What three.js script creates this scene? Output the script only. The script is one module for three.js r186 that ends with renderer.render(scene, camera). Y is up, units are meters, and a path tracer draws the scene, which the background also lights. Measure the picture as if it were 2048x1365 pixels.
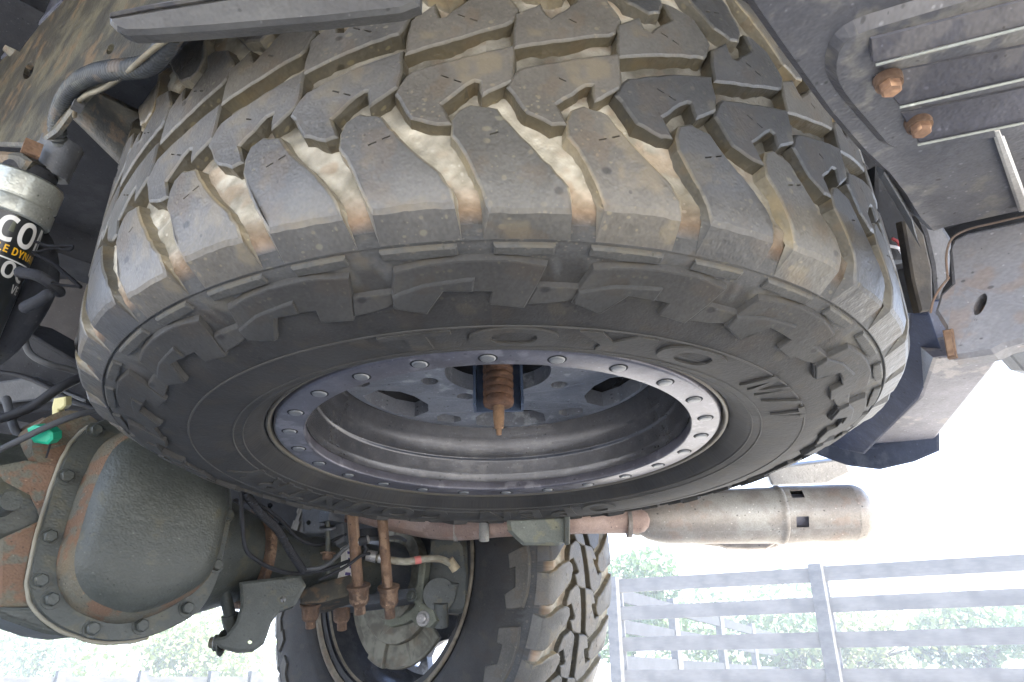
import * as THREE from 'three';
import { mergeGeometries } from 'three/addons/utils/BufferGeometryUtils.js';
import { FontLoader } from 'three/addons/loaders/FontLoader.js';

// ------------------------------------------------------------------ camera, sky, sun, exposure
const scene = new THREE.Scene();
const PITCH = 25 * Math.PI / 180, CAMY = 0.24, FPX = 1447;
const camera = new THREE.PerspectiveCamera(2 * Math.atan(682.5 / FPX) * 180 / Math.PI, 1024 / 682, 0.02, 400);
camera.position.set(0, CAMY, 0);
camera.lookAt(0, CAMY + Math.sin(PITCH), -Math.cos(PITCH));
const SUN = new THREE.Vector3(0.50, 1.0, 0.30).normalize();
const EXPOSURE = 8.2;
{
  const w = 256, h = 128, d = new Float32Array(w * h * 4);
  for (let j = 0; j < h; j++) for (let i = 0; i < w; i++) {
    const el = (j + 0.5) / h * Math.PI - Math.PI / 2, az = (i + 0.5) / w * Math.PI * 2 - Math.PI;
    const v = [Math.cos(el) * Math.cos(az), Math.sin(el), Math.cos(el) * Math.sin(az)];
    const t = Math.max(0, v[1]), k = Math.pow(1 - t, 2.6);
    let c = [0.20 + 0.45 * k, 0.30 + 0.44 * k, 0.56 + 0.30 * k];
    if (el < 0) c = [0.42, 0.41, 0.38];
    const s = Math.max(0, v[0] * SUN.x + v[1] * SUN.y + v[2] * SUN.z), g = 0.45 * Math.pow(s, 12);
    const o = (j * w + i) * 4;
    d[o] = c[0] + g; d[o + 1] = c[1] + g * 0.96; d[o + 2] = c[2] + g * 0.88; d[o + 3] = 1;
  }
  const sky = new THREE.DataTexture(d, w, h, THREE.RGBAFormat, THREE.FloatType);
  sky.mapping = THREE.EquirectangularReflectionMapping; sky.magFilter = THREE.LinearFilter; sky.minFilter = THREE.LinearFilter;
  sky.needsUpdate = true;
  scene.background = sky; scene.environment = sky;
}
const sun = new THREE.DirectionalLight(new THREE.Color(1, 0.94, 0.84), 4.2);
sun.position.copy(SUN).multiplyScalar(20); sun.castShadow = true;
sun.shadow.mapSize.set(4096, 4096);
Object.assign(sun.shadow.camera, { left: -9, right: 9, top: 9, bottom: -9, near: 1, far: 60 });
scene.add(sun); scene.add(sun.target);
const renderer = new THREE.WebGLRenderer({ antialias: true });
renderer.setSize(1024, 682);
renderer.toneMapping = THREE.LinearToneMapping;
renderer.toneMappingExposure = EXPOSURE;
renderer.shadowMap.enabled = true;

// ------------------------------------------------------------------ helpers
const V = (x, y, z) => new THREE.Vector3(x, y, z);
const fwd = V(0, Math.sin(PITCH), -Math.cos(PITCH)), upv = V(0, Math.cos(PITCH), Math.sin(PITCH));
const dirOf = (px, py) => V(1, 0, 0).multiplyScalar((px - 1024) / FPX).addScaledVector(upv, -(py - 682.5) / FPX).add(fwd);
const at = (px, py, t) => dirOf(px, py).multiplyScalar(t).add(V(0, CAMY, 0));            // a surveyed point: bearing and distance
const onPlane = (px, py, n, p0) => { const d = dirOf(px, py), o = V(0, CAMY, 0); return o.clone().addScaledVector(d, p0.clone().sub(o).dot(n) / d.dot(n)); };
const AX = V(Math.SQRT1_2, 0, -Math.SQRT1_2), RR = V(Math.SQRT1_2, 0, Math.SQRT1_2), UP = V(0, 1, 0);   // along the axle, to the rear, up
let seed = 7; const rnd = () => { seed = (seed * 1664525 + 1013904223) >>> 0; return seed / 4294967296; };
const rr = (a, b) => a + (b - a) * rnd();
const hash = (x, y, s) => { let h = (x * 374761393 + y * 668265263 + s * 2147483647) | 0; h = Math.imul(h ^ (h >>> 13), 1274126177); h ^= h >>> 16; return (h >>> 0) / 4294967296; };
const sm = t => t * t * (3 - 2 * t), cl = (x, a = 0, b = 1) => Math.min(b, Math.max(a, x)), mix = (a, b, t) => a + (b - a) * t, ss = (a, b, x) => sm(cl((x - a) / (b - a)));
function pn(x, y, p, s) {                       // periodic value noise
  const xi = Math.floor(x), yi = Math.floor(y), fx = sm(x - xi), fy = sm(y - yi), w = a => ((a % p) + p) % p;
  return mix(mix(hash(w(xi), w(yi), s), hash(w(xi + 1), w(yi), s), fx), mix(hash(w(xi), w(yi + 1), s), hash(w(xi + 1), w(yi + 1), s), fx), fy);
}
function fbm(u, v, p, oct, s) { let a = 0, k = 0.5, n = 0; for (let i = 0; i < oct; i++) { a += k * pn(u * p, v * p, p, s + i * 17); n += k; k *= 0.55; p *= 2; } return a / n; }
const mixc = (a, b, t) => [mix(a[0], b[0], t), mix(a[1], b[1], t), mix(a[2], b[2], t)];
const toS = x => Math.round(255 * cl(x <= 0.0031308 ? 12.92 * x : 1.055 * Math.pow(x, 1 / 2.4) - 0.055));
function tex(n, fn, linear = false) {
  const d = new Uint8Array(n * n * 4);
  for (let j = 0; j < n; j++) for (let i = 0; i < n; i++) {
    const c = fn(i / n, j / n), o = (j * n + i) * 4;
    for (let k = 0; k < 3; k++) d[o + k] = linear ? Math.round(255 * cl(c[k])) : toS(c[k]);
    d[o + 3] = 255;
  }
  const t = new THREE.DataTexture(d, n, n); t.wrapS = t.wrapT = THREE.RepeatWrapping; t.magFilter = THREE.LinearFilter; t.minFilter = THREE.LinearMipmapLinearFilter; t.generateMipmaps = true;
  if (!linear) t.colorSpace = THREE.SRGBColorSpace; t.needsUpdate = true; return t;
}
const specks = (u, v, p, s, th) => { const x = u * p, y = v * p, xi = Math.floor(x), yi = Math.floor(y); if (hash(xi % p, yi % p, s) < th) return 0; const dx = x - xi - 0.3 - 0.4 * hash(xi, yi, s + 1), dy = y - yi - 0.3 - 0.4 * hash(xi, yi, s + 2), r = 0.1 + 0.22 * hash(xi, yi, s + 3); return 1 - ss(r * 0.5, r, Math.hypot(dx * (0.6 + hash(xi, yi, s + 4)), dy)); };
const gr = a => [a, a, a];
// colour maps; base colours are real albedos, uv is in metres (one repeat = REP metres)
const REP = 0.25;
const bumpFine = tex(512, (u, v) => gr(0.5 * fbm(u, v, 12, 4, 5) + 0.3 * fbm(u, v, 60, 3, 9) + 0.2 * pn(u * 180, v * 180, 180, 3)), true);
const bumpCast = tex(512, (u, v) => gr(0.55 * fbm(u, v, 40, 3, 15) + 0.45 * pn(u * 128, v * 128, 128, 33)), true);
const mapRubber = tex(512, (u, v) => {          // multiplied by the vertex colour: dust, scuffs, stone nicks
  let a = 0.6 + 0.55 * (fbm(u, v, 5, 6, 21) - 0.5) + 0.18 * (pn(u * 150, v * 150, 150, 4) - 0.5);
  const s = Math.max(specks(u, v, 30, 41, 0.78), specks(u, v, 70, 47, 0.8)), k = specks(u, v, 22, 43, 0.95); let c = [a, a * 0.985, a * 0.95];
  c = mixc(c, [1, 0.92, 0.76], 0.8 * s * ss(0.4, 0.7, fbm(u, v, 8, 3, 8)) * 1.5); c = mixc(c, [0.2, 0.2, 0.2], 0.8 * k);
  const sc = ss(0.62, 0.78, fbm(u * 1, v, 9, 4, 61)); c = mixc(c, [1, 0.9, 0.7], 0.7 * sc); return mixc(c, [0.75, 0.55, 0.36], 0.28 * ss(0.58, 0.72, fbm(u, v, 12, 4, 67)));
});
const mapMud = tex(512, (u, v) => { const f = fbm(u, v, 6, 5, 71), g = fbm(u, v, 24, 3, 77); let c = mixc([0.45, 0.43, 0.38], [1, 0.98, 0.95], ss(0.3, 0.7, 0.55 * f + 0.45 * g)); c = mixc(c, [0.66, 0.5, 0.38], 0.5 * ss(0.58, 0.72, fbm(u, v, 10, 3, 83))); return mixc(c, [1, 1, 1], specks(u, v, 40, 87, 0.93) * 0.5); });
const patch = (A, B, C, sd, opt = {}) => tex(512, (u, v) => {
  const f = fbm(u, v, opt.p || 4, 5, sd), g = fbm(u, v, 22, 4, sd + 3); let c = mixc(A, B, ss(0.35, 0.68, f * 0.7 + g * 0.3));
  c = mixc(c, C, (opt.k ?? 0.8) * ss(opt.t ?? 0.54, (opt.t ?? 0.54) + 0.1, 0.55 * fbm(u, v, 5, 4, sd + 9) + 0.45 * g));
  const s = specks(u, v, 64, sd + 11, 0.95); c = mixc(c, opt.s || c.map(x => x * 2.2 + 0.03), 0.55 * s); c = c.map(x => x * (1 - 0.6 * specks(u, v, 48, sd + 12, 0.95)));
  const n = 0.88 + 0.24 * pn(u * 200, v * 200, 200, sd); return c.map(x => x * n);
});
const mapSteel = patch([0.055, 0.058, 0.066], [0.085, 0.09, 0.098], [0.12, 0.115, 0.105], 101, { t: 0.6, k: 0.6 });
const mapChassis = patch([0.045, 0.043, 0.036], [0.115, 0.105, 0.072], [0.14, 0.095, 0.055], 121, { p: 6, t: 0.55, k: 0.75 });
const mapRust = patch([0.07, 0.042, 0.027], [0.16, 0.095, 0.057], [0.23, 0.15, 0.095], 141, { p: 8, t: 0.55 });
const mapAxle = patch([0.075, 0.08, 0.072], [0.105, 0.11, 0.10], [0.125, 0.115, 0.075], 161, { t: 0.56, k: 0.7 });
const mapRustyAxle = patch([0.10, 0.095, 0.07], [0.125, 0.095, 0.055], [0.145, 0.078, 0.044], 181, { t: 0.49, k: 0.85 });
const mapZinc = patch([0.27, 0.26, 0.25], [0.36, 0.35, 0.335], [0.28, 0.23, 0.18], 201, { t: 0.62, k: 0.5 });
const mapBarrel = patch([0.085, 0.086, 0.09], [0.125, 0.126, 0.13], [0.17, 0.168, 0.16], 271, { p: 5, t: 0.6, k: 0.4 });
const mapHitch = patch([0.17, 0.168, 0.178], [0.24, 0.235, 0.24], [0.19, 0.14, 0.11], 291, { t: 0.62, k: 0.5 });
const mapBumper = patch([0.055, 0.055, 0.062], [0.09, 0.09, 0.098], [0.135, 0.127, 0.112], 221, { t: 0.58, k: 0.6 });
const mapBlack = patch([0.02, 0.021, 0.025], [0.035, 0.036, 0.04], [0.06, 0.058, 0.052], 241, { t: 0.64, k: 0.5 });
const mapRim = patch([0.10, 0.10, 0.107], [0.15, 0.15, 0.157], [0.27, 0.268, 0.262], 261, { p: 6, t: 0.6, k: 0.6 });
const mapPipe = patch([0.22, 0.19, 0.165], [0.31, 0.285, 0.255], [0.22, 0.15, 0.115], 281, { t: 0.6, k: 0.45 });
const mapConc = patch([0.40, 0.38, 0.34], [0.50, 0.475, 0.425], [0.36, 0.345, 0.31], 301, { t: 0.58 });
const mapWood = tex(512, (u, v) => { const g = fbm(u * 0.25, v, 48, 3, 321), h = fbm(u, v, 6, 3, 325); const c = mixc([0.085, 0.086, 0.087], [0.135, 0.134, 0.131], ss(0.2, 0.8, g * 0.3 + h * 0.7)); return c; });
const M = (map, rough, metal = 0, extra = {}) => new THREE.MeshStandardMaterial({ map, roughness: rough, metalness: metal, bumpMap: bumpFine, bumpScale: 0.0006, side: THREE.DoubleSide, ...extra });
const mRubber = new THREE.MeshPhysicalMaterial({ map: mapRubber, roughness: 0.68, specularIntensity: 0.6, vertexColors: true, bumpMap: bumpFine, bumpScale: 0.0006, side: THREE.DoubleSide });
const mBlocks = [[0, 0, 1, 1, 1], [0.37, 0.21, 1.12, 1.07, 0.98], [0.71, 0.55, 0.95, 0.94, 0.9], [0.15, 0.83, 0.62, 0.64, 0.68]].map(([u, v, r, g, b]) => { const t = mapRubber.clone(); t.offset.set(u, v); t.needsUpdate = true; return M(t, 0.47, 0, { vertexColors: true, color: new THREE.Color(r, g, b), bumpScale: 0.0009 }); });  // last tint: dark bluish copy, painting in the dim skylit right side
const mMudRubber = M(mapMud, 0.9, 0, { vertexColors: true, bumpScale: 0.0016 });
const mSteel = M(mapSteel, 0.5, 0.15), mChassis = M(mapChassis, 0.5, 0.15, { bumpScale: 0.0012 }), mRust = M(mapRust, 0.9, 0, { bumpMap: bumpCast, bumpScale: 0.0016 });
const mAxle = M(mapAxle, 0.5, 0.1, { color: new THREE.Color(0.58, 0.585, 0.54), bumpMap: bumpCast, bumpScale: 0.0007 }), mAxleRust = M(mapRustyAxle, 0.85, 0, { bumpMap: bumpCast, bumpScale: 0.0015 });
const mZinc = M(mapZinc, 0.42, 0.5), mBumper = M(mapBumper, 0.42, 0.25), mBlack = new THREE.MeshPhysicalMaterial({ map: mapBlack, roughness: 0.75, specularIntensity: 0.35, bumpMap: bumpFine, bumpScale: 0.0006, side: THREE.DoubleSide }), mRim = M(mapRim, 0.33, 0.5, { bumpScale: 0.0002 });
const mPipe = M(mapPipe, 0.6, 0.3), mNavy = M(mapBlack, 0.4, 0.1, { color: new THREE.Color(1.3, 1.6, 2.6) });
const mColor = (r, g, b, rough = 0.6, metal = 0) => M(null, rough, metal, { color: new THREE.Color(r, g, b) });
const mTie = new THREE.MeshPhysicalMaterial({ color: new THREE.Color(0.006, 0.006, 0.007), roughness: 0.8, specularIntensity: 0.2 }), mCable = new THREE.MeshPhysicalMaterial({ color: new THREE.Color(0.018, 0.018, 0.02), roughness: 0.65, specularIntensity: 0.45 }), mLoom = mColor(0.055, 0.056, 0.058, 0.7), mTan = M(mapMud, 0.85, 0, { color: new THREE.Color(0.36, 0.31, 0.22) });

const used = {};
const numbered = n => { used[n] = (used[n] ?? -1) + 1; return used[n] ? n + '_' + String(used[n]).padStart(3, '0') : n; };
function tag(o, label, category, group, kind) { if (label) o.userData.label = label; if (category) o.userData.category = category; if (group) o.userData.group = group; if (kind) o.userData.kind = kind; return o; }
function thing(name, label, category, pos = V(0, 0, 0), group) { const o = new THREE.Group(); o.name = numbered(name); o.position.copy(pos); scene.add(o); return tag(o, label, category, group); }
function mesh(name, geo, mat, parent) { const m = new THREE.Mesh(geo, mat); m.name = name; m.castShadow = m.receiveShadow = true; parent.add(m); return m; }
function part(name, geos, mat, root, sub) {     // world-space geometry becomes a child of the thing at its own base
  const g = Array.isArray(geos) ? merge(geos) : geos; g.translate(-root.position.x, -root.position.y, -root.position.z);
  return mesh(name, g, mat, sub || root);
}
function single(name, geo, mat, label, category, group) { const c = geo.boundingBox || (geo.computeBoundingBox(), geo.boundingBox); const p = c.getCenter(V(0, 0, 0)); geo.translate(-p.x, -p.y, -p.z); const m = mesh(numbered(name), geo, mat, scene); m.position.copy(p); return tag(m, label, category, group); }
function merge(list) { return mergeGeometries(list.map(g => { const q = g.index ? g.toNonIndexed() : g; for (const k of Object.keys(q.attributes)) if (!['position', 'normal', 'uv'].includes(k)) q.deleteAttribute(k); return q; }), false); }
function boxUV(g, s = REP) {                    // uv in metres by the dominant axis
  const q = g.index ? g.toNonIndexed() : g, P = q.attributes.position, uv = new Float32Array(P.count * 2), a = V(0, 0, 0), b = V(0, 0, 0), c = V(0, 0, 0);
  for (let i = 0; i < P.count; i += 3) {
    a.fromBufferAttribute(P, i); b.fromBufferAttribute(P, i + 1); c.fromBufferAttribute(P, i + 2);
    const n = b.clone().sub(a).cross(c.clone().sub(a)), x = Math.abs(n.x), y = Math.abs(n.y), z = Math.abs(n.z);
    [a, b, c].forEach((p, k) => { const [U, W] = y >= x && y >= z ? [p.x, p.z] : x >= z ? [p.z, p.y] : [p.x, p.y]; uv[(i + k) * 2] = U / s; uv[(i + k) * 2 + 1] = W / s; });
  }
  q.setAttribute('uv', new THREE.BufferAttribute(uv, 2)); return q;
}
function fromTris(pos, nor, col) {
  const g = new THREE.BufferGeometry(); g.setAttribute('position', new THREE.Float32BufferAttribute(pos, 3));
  if (nor) g.setAttribute('normal', new THREE.Float32BufferAttribute(nor, 3)); else g.computeVertexNormals();
  if (col) g.setAttribute('color', new THREE.Float32BufferAttribute(col, 3));
  return boxUV(g);
}
// a raised slab on any surface: map(x, y, level) with level 1 = face, 0 = root; bevelled rim, optional holes, optional colour(x, y, level)
function slab(poly, map, o = {}) {
  const seg = o.seg || 0.012, dens = P => { const r = []; P.forEach((p, i) => { const q = P[(i + 1) % P.length], n = Math.max(1, Math.ceil(Math.hypot(q[0] - p[0], q[1] - p[1]) / seg)); for (let k = 0; k < n; k++) r.push([mix(p[0], q[0], k / n), mix(p[1], q[1], k / n)]); }); return r; };
  const off = (P, d) => P.map((p, i) => { const a = P[(i - 1 + P.length) % P.length], b = P[(i + 1) % P.length]; let e = [p[0] - a[0], p[1] - a[1]], f = [b[0] - p[0], b[1] - p[1]]; const le = Math.hypot(...e) || 1, lf = Math.hypot(...f) || 1; e = [e[0] / le, e[1] / le]; f = [f[0] / lf, f[1] / lf]; let n = [-(e[1] + f[1]), e[0] + f[0]]; const l = n[0] * n[0] + n[1] * n[1]; if (l < 0.5) n = [-e[1], e[0]]; else n = [2 * n[0] / l, 2 * n[1] / l]; return [p[0] + n[0] * d, p[1] + n[1] * d]; });
  const area = P => P.reduce((s, p, i) => { const q = P[(i + 1) % P.length]; return s + p[0] * q[1] - q[0] * p[1]; }, 0);
  const b = o.bevel ?? 0.0012, bl = o.bevelLevel ?? 0.85, pos = [], nor = [], col = [];
  const emit = (p, q, r, flat) => {
    const A = map(...p), B = map(...q), C = map(...r); let n = B.clone().sub(A).cross(C.clone().sub(A)); if (n.lengthSq() < 1e-20) return; n.normalize();
    for (const [w, W] of [[p, A], [q, B], [r, C]]) {
      pos.push(W.x, W.y, W.z); let m = n;
      if (!flat) { const e = 1e-3, X = map(w[0] + e, w[1], w[2]).sub(map(w[0] - e, w[1], w[2])), Y = map(w[0], w[1] + e, w[2]).sub(map(w[0], w[1] - e, w[2])); m = X.cross(Y).normalize(); if (m.dot(n) < 0) m.negate(); }
      nor.push(m.x, m.y, m.z); if (o.color) col.push(...o.color(...w));
    }
  };
  const ring = (P, l, Q, m) => P.forEach((p, i) => { const j = (i + 1) % P.length; emit([...p, l], [...Q[i], m], [...Q[j], m], true); emit([...p, l], [...Q[j], m], [...P[j], l], true); });
  let out = dens(poly); if (area(out) < 0) out.reverse();
  if (o.jit) out = out.map(p => [p[0] + rr(-o.jit, o.jit), p[1] + rr(-o.jit, o.jit)]);
  const holes = (o.holes || []).map(h => { const r = dens(h); if (area(r) > 0) r.reverse(); return r; });
  const inn = b ? off(out, b) : out;
  if (o.flare) { const low = off(out, -o.flare); ring(low, 0, out, bl); } else ring(out, 0, out, bl);
  ring(out, bl, inn, 1);
  for (const h of holes) ring(h, o.holeLevel ?? 0, h, 1);
  const cap = (l, rev) => { const all = [...inn, ...holes.flat()]; for (const t of THREE.ShapeUtils.triangulateShape(inn.map(p => new THREE.Vector2(...p)), holes.map(h => h.map(p => new THREE.Vector2(...p))))) { const T = t.map(k => [...all[k], l]); if (rev) T.reverse(); emit(T[0], T[1], T[2], !o.smooth); } };
  cap(1); if (o.back) { cap(0, true); }
  return fromTris(pos, nor, o.color ? col : null);
}
// a solid plate from points in space, thickened along vec
function plate(pts, vec, o = {}) {
  const c = pts.reduce((s, p) => s.add(p), V(0, 0, 0)).multiplyScalar(1 / pts.length), n = V(0, 0, 0);
  pts.forEach((p, i) => n.add(p.clone().sub(c).cross(pts[(i + 1) % pts.length].clone().sub(c)))); n.normalize(); if (n.dot(vec) > 0) n.negate();
  const e1 = pts[1].clone().sub(pts[0]); e1.addScaledVector(n, -e1.dot(n)).normalize(); const e2 = n.clone().cross(e1);
  const to = p => { const d = p.clone().sub(c); return [d.dot(e1), d.dot(e2)]; };
  const map = (x, y, l) => c.clone().addScaledVector(e1, x).addScaledVector(e2, y).addScaledVector(vec, 1 - l);
  const circ = h => Array.isArray(h) ? h.map(to) : Array.from({ length: 20 }, (_, i) => { const q = to(h.p), a = i / 20 * Math.PI * 2; return [q[0] + h.rx * Math.cos(a + (h.t || 0)), q[1] + (h.ry || h.rx) * Math.sin(a)]; });
  return slab(pts.map(to), map, { bevel: 0.0015, bevelLevel: 1 - 0.0015 / Math.max(0.002, vec.length()), seg: 0.05, back: true, ...o, holes: (o.holes || []).map(circ) });
}
const pxPlate = (pix, n, p0, thick, o = {}) => { const nn = n.clone().normalize(); const pts = pix.map(([x, y]) => onPlane(x, y, nn, p0)); const s = nn.dot(V(0, CAMY, 0).sub(p0)) > 0 ? -1 : 1; return plate(pts, nn.clone().multiplyScalar(s * thick), { ...o, holes: (o.holes || []).map(h => Array.isArray(h) ? h.map(([x, y]) => onPlane(x, y, nn, p0)) : { ...h, p: onPlane(...h.p, nn, p0) }) }); };
function rod(a, b, r0, r1 = r0, seg = 20) { const d = b.clone().sub(a), L = d.length(), g = new THREE.CylinderGeometry(r1, r0, L, seg, 1); g.translate(0, L / 2, 0); g.applyQuaternion(new THREE.Quaternion().setFromUnitVectors(UP, d.normalize())); g.translate(a.x, a.y, a.z); return boxUV(g); }
function tube(pts, r, seg = 8, n) { const c = new THREE.CatmullRomCurve3(pts); const g = new THREE.TubeGeometry(c, n || pts.length * 12, r, seg, false); const caps = [0, 1].map(t => { const s = new THREE.SphereGeometry(r, seg, 6), p = c.getPoint(t); s.translate(p.x, p.y, p.z); return s; }); return boxUV(merge([g, ...caps])); }
function conduit(pts, r, pitch = 0.004) {       // corrugated loom: a swept tube whose radius ripples
  const c = new THREE.CatmullRomCurve3(pts), L = c.getLength(), n = Math.ceil(L / pitch * 4), g = new THREE.TubeGeometry(c, n, r, 12, false), P = g.attributes.position;
  for (let i = 0; i <= n; i++) { const m = c.getPointAt(i / n), k = 1 + 0.11 * Math.cos(i / 4 * Math.PI * 2); for (let j = 0; j <= 12; j++) { const q = i * 13 + j; P.setXYZ(q, m.x + (P.getX(q) - m.x) * k, m.y + (P.getY(q) - m.y) * k, m.z + (P.getZ(q) - m.z) * k); } }
  g.computeVertexNormals(); return boxUV(g);
}
function orient(g, p, axis) { g.applyQuaternion(new THREE.Quaternion().setFromUnitVectors(UP, axis.clone().normalize())); g.translate(p.x, p.y, p.z); return g; }
function bolt(p, axis, r, h = r * 1.1, washer = true) {           // hex head with chamfer on a washer
  const L = [new THREE.CylinderGeometry(r, r, h * 0.8, 6), new THREE.CylinderGeometry(r * 0.8, r, h * 0.2, 6)]; L[0].translate(0, h * 0.4, 0); L[1].translate(0, h * 0.9, 0);
  if (washer) { const w = new THREE.CylinderGeometry(r * 1.32, r * 1.4, h * 0.22, 20); w.translate(0, h * 0.11, 0); L.push(w); }
  return boxUV(orient(merge(L.map(g => g.toNonIndexed())), p, axis));
}
function lathe(prof, seg = 96) { const g = new THREE.LatheGeometry(prof.map(p => new THREE.Vector2(p[0], p[1])), seg); return g; }
const mGround = M(mapConc, 0.92);
{ const g = new THREE.PlaneGeometry(600, 600); g.rotateX(-Math.PI / 2); const m = mesh('ground', boxUV(g.toNonIndexed(), 1.3), mGround, scene); tag(m, 'pale sunlit concrete yard under and around the truck', 'ground', null, 'structure'); }
// ------------------------------------------------------------------ off-road wheel (local +y runs from the outer face inwards)
const D2R = Math.PI / 180, RT = 0.412, RG = 0.4015;
const crown = h => { const t = Math.abs((h - 0.1285) / 0.1285); return RT - 0.004 * t * t * t - 0.0065 * ss(0.8, 1, t); };
const cyl3 = (deg, r, h) => V(r * Math.sin(deg * D2R), h, r * Math.cos(deg * D2R));
const carcass = [[0.214, 0.006], [0.2365, 0.004], [0.241, -0.003], [0.2465, -0.011], [0.250, -0.0108], [0.256, -0.0175], [0.266, -0.0215], [0.285, -0.0245], [0.305, -0.0255], [0.322, -0.0235], [0.338, -0.019], [0.352, -0.0135], [0.364, -0.0088], [0.372, -0.0062], [0.3803, -0.0042], [0.3811, -0.0018], [0.3822, -0.0018], [0.383, -0.0038], [0.390, 0.003], [0.3965, 0.009], [RG, 0.018]];
const sideH = r => { for (let i = 4; i < carcass.length - 1; i++) { const a = carcass[i], b = carcass[i + 1]; if (r >= a[0] && r <= b[0]) return mix(a[1], b[1], (r - a[0]) / (b[0] - a[0])); } return 0; };
const TAN = [0.42, 0.393, 0.325], GREY = [0.136, 0.131, 0.124], DARK = [0.105, 0.102, 0.097];
const K = 0.41 * D2R;                                                 // metres of tread per degree
const BLOCKS = {
  shoulder_low: [[0.5, 0.004], [-0.2, 0.017], [-1.7, 0.040], [-2.6, 0.055], [-2.75, 0.066], [-2.2, 0.075], [-0.9, 0.079], [0.6, 0.0735], [2.3, 0.058], [4.1, 0.042], [5.7, 0.028], [6.75, 0.018], [7.0, 0.004]],
  centre_low: [[-7.9, 0.092], [-7.2, 0.104], [-6.6, 0.108], [-2.0, 0.1185], [2.3, 0.1275], [2.2, 0.110], [2.0, 0.097], [-0.45, 0.0845], [-0.75, 0.0965], [-1.2, 0.097], [-3.75, 0.080], [-3.0, 0.065], [-4.2, 0.0645], [-6.4, 0.0715]],
};
const rot180 = (P, cu) => P.map(([u, h]) => [2 * cu - u, 0.257 - h]);
function treadBlock(poly, v, low, high) {
  seed = 100 + v * 31 + poly.length;
  const P = poly.map(([u, h]) => [(u + rr(-0.12, 0.12)) * K, h < 0.005 || h > 0.252 ? h + (h < 0.005 ? (v % 2 ? 0.0 : 0.004) : (v % 2 ? 0 : -0.004)) : h + rr(-0.0009, 0.0009)]);
  const cen = P.reduce((s, p) => [s[0] + p[0] / P.length, s[1] + p[1] / P.length], [0, 0]), holes = [];
  const edge = x => (low && x < 0.0105) || (high && x > 0.2465);
  const slit = (x, y, a, L) => { const c = Math.cos(a) * L / 2, s = Math.sin(a) * L / 2, w = 0.00055; return [[x - c + s / L * w * 2, y - s - c / L * w * 2], [x + c + s / L * w * 2, y + s - c / L * w * 2], [x + c - s / L * w * 2, y + s + c / L * w * 2], [x - c - s / L * w * 2, y - s + c / L * w * 2]]; };
  const sa = low || high ? 0.35 : -0.5;
  for (const k of v === 1 ? [0] : [-0.5, 0.6]) holes.push(slit(cen[0] + k * 0.0085 * Math.cos(sa) + (low ? -0.004 : high ? 0.004 : 0.004 * (cen[1] < 0.1285 ? -1 : 1)), cen[1] + k * 0.0085 * Math.sin(sa) + (low ? 0.012 : high ? -0.012 : 0.006 * (cen[1] < 0.1285 ? 1 : -1)), sa, 0.0055));
  const map = (x, y, l) => {
    const u = x / K, e = edge(y), top = crown(y), bh = y < 0.1 ? -0.0035 : 0.2605;
    if (e) { const r = mix(0.3835, top, Math.pow(l, 0.9)), h = mix(bh, y, l); return cyl3(u, r, h); }
    return cyl3(u, mix(RG - 0.002, top, l), y);
  };
  return slab(P, map, { seg: 0.007, jit: 0.00055, bevel: 0.0019, bevelLevel: 0.9, flare: 0.0022, holes, holeLevel: 0.55, smooth: true, color: (x, y, l) => edge(y) ? (l > 0.8 ? GREY : DARK) : l > 0.97 ? GREY : !(low || high) ? (l > 0.4 ? [0.085, 0.076, 0.055] : [0.15, 0.13, 0.09]) : l > 0.4 ? [0.235, 0.205, 0.145] : TAN.map(c => c * 0.7) });  // centre-row walls carry the shadow between rows in their colour
}
{ const P = BLOCKS.centre_low, c = P.reduce((s, p) => [s[0] + p[0] / P.length, s[1] + p[1] / P.length], [0, 0]); BLOCKS.centre_low = P.map(([u, h]) => [c[0] + (u - c[0]) * 1.06, c[1] + (h - c[1]) * 1.07 + 0.001]); }
BLOCKS.shoulder_low = BLOCKS.shoulder_low.map(([u, h], i) => [u + (i < 7 ? -0.25 : 0.3), h > 0.07 ? h + 0.001 : h]);
const blockGeo = {};
for (let v = 0; v < 3; v++) {
  blockGeo['a' + v] = treadBlock(BLOCKS.shoulder_low, v, true, false);
  blockGeo['b' + v] = treadBlock(BLOCKS.centre_low, v, false, false);
  blockGeo['c' + v] = treadBlock(rot180(BLOCKS.centre_low, -2.45), v, false, false);
  blockGeo['d' + v] = treadBlock(rot180(BLOCKS.shoulder_low, -2.45), v, false, true);
}
const onSide = (deg, r, up) => cyl3(deg, r, sideH(r) - up);
const SW = 0.345 * D2R;
const sideSlab = (P, t, col, o = {}) => slab(P.map(([u, r]) => [u * SW, 0.3715 - (0.3715 - r) * 0.64]), (x, y, l) => onSide(x / SW, y, l > 0.5 ? t * l : -0.001), { seg: 0.008, bevel: 0.0009, bevelLevel: 0.9, flare: 0.001, smooth: true, color: () => col, ...o });
const SIDE1 = [[0.4, 0.3625], [3.5, 0.368], [6.5, 0.3705], [11.5, 0.3705], [15.6, 0.3635], [15.0, 0.343], [13.7, 0.312], [9.8, 0.317], [10.1, 0.333], [5.0, 0.337], [2.6, 0.309], [-1.0, 0.321], [-0.5, 0.339]];
const SIDE2 = [[-0.6, 0.3375], [3.0, 0.347], [8.4, 0.3515], [8.1, 0.3365], [5.0, 0.3385], [2.6, 0.3115], [-0.8, 0.323]];
const font = await new FontLoader().loadAsync('fonts/droid/droid_sans_bold.typeface.json');
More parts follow.
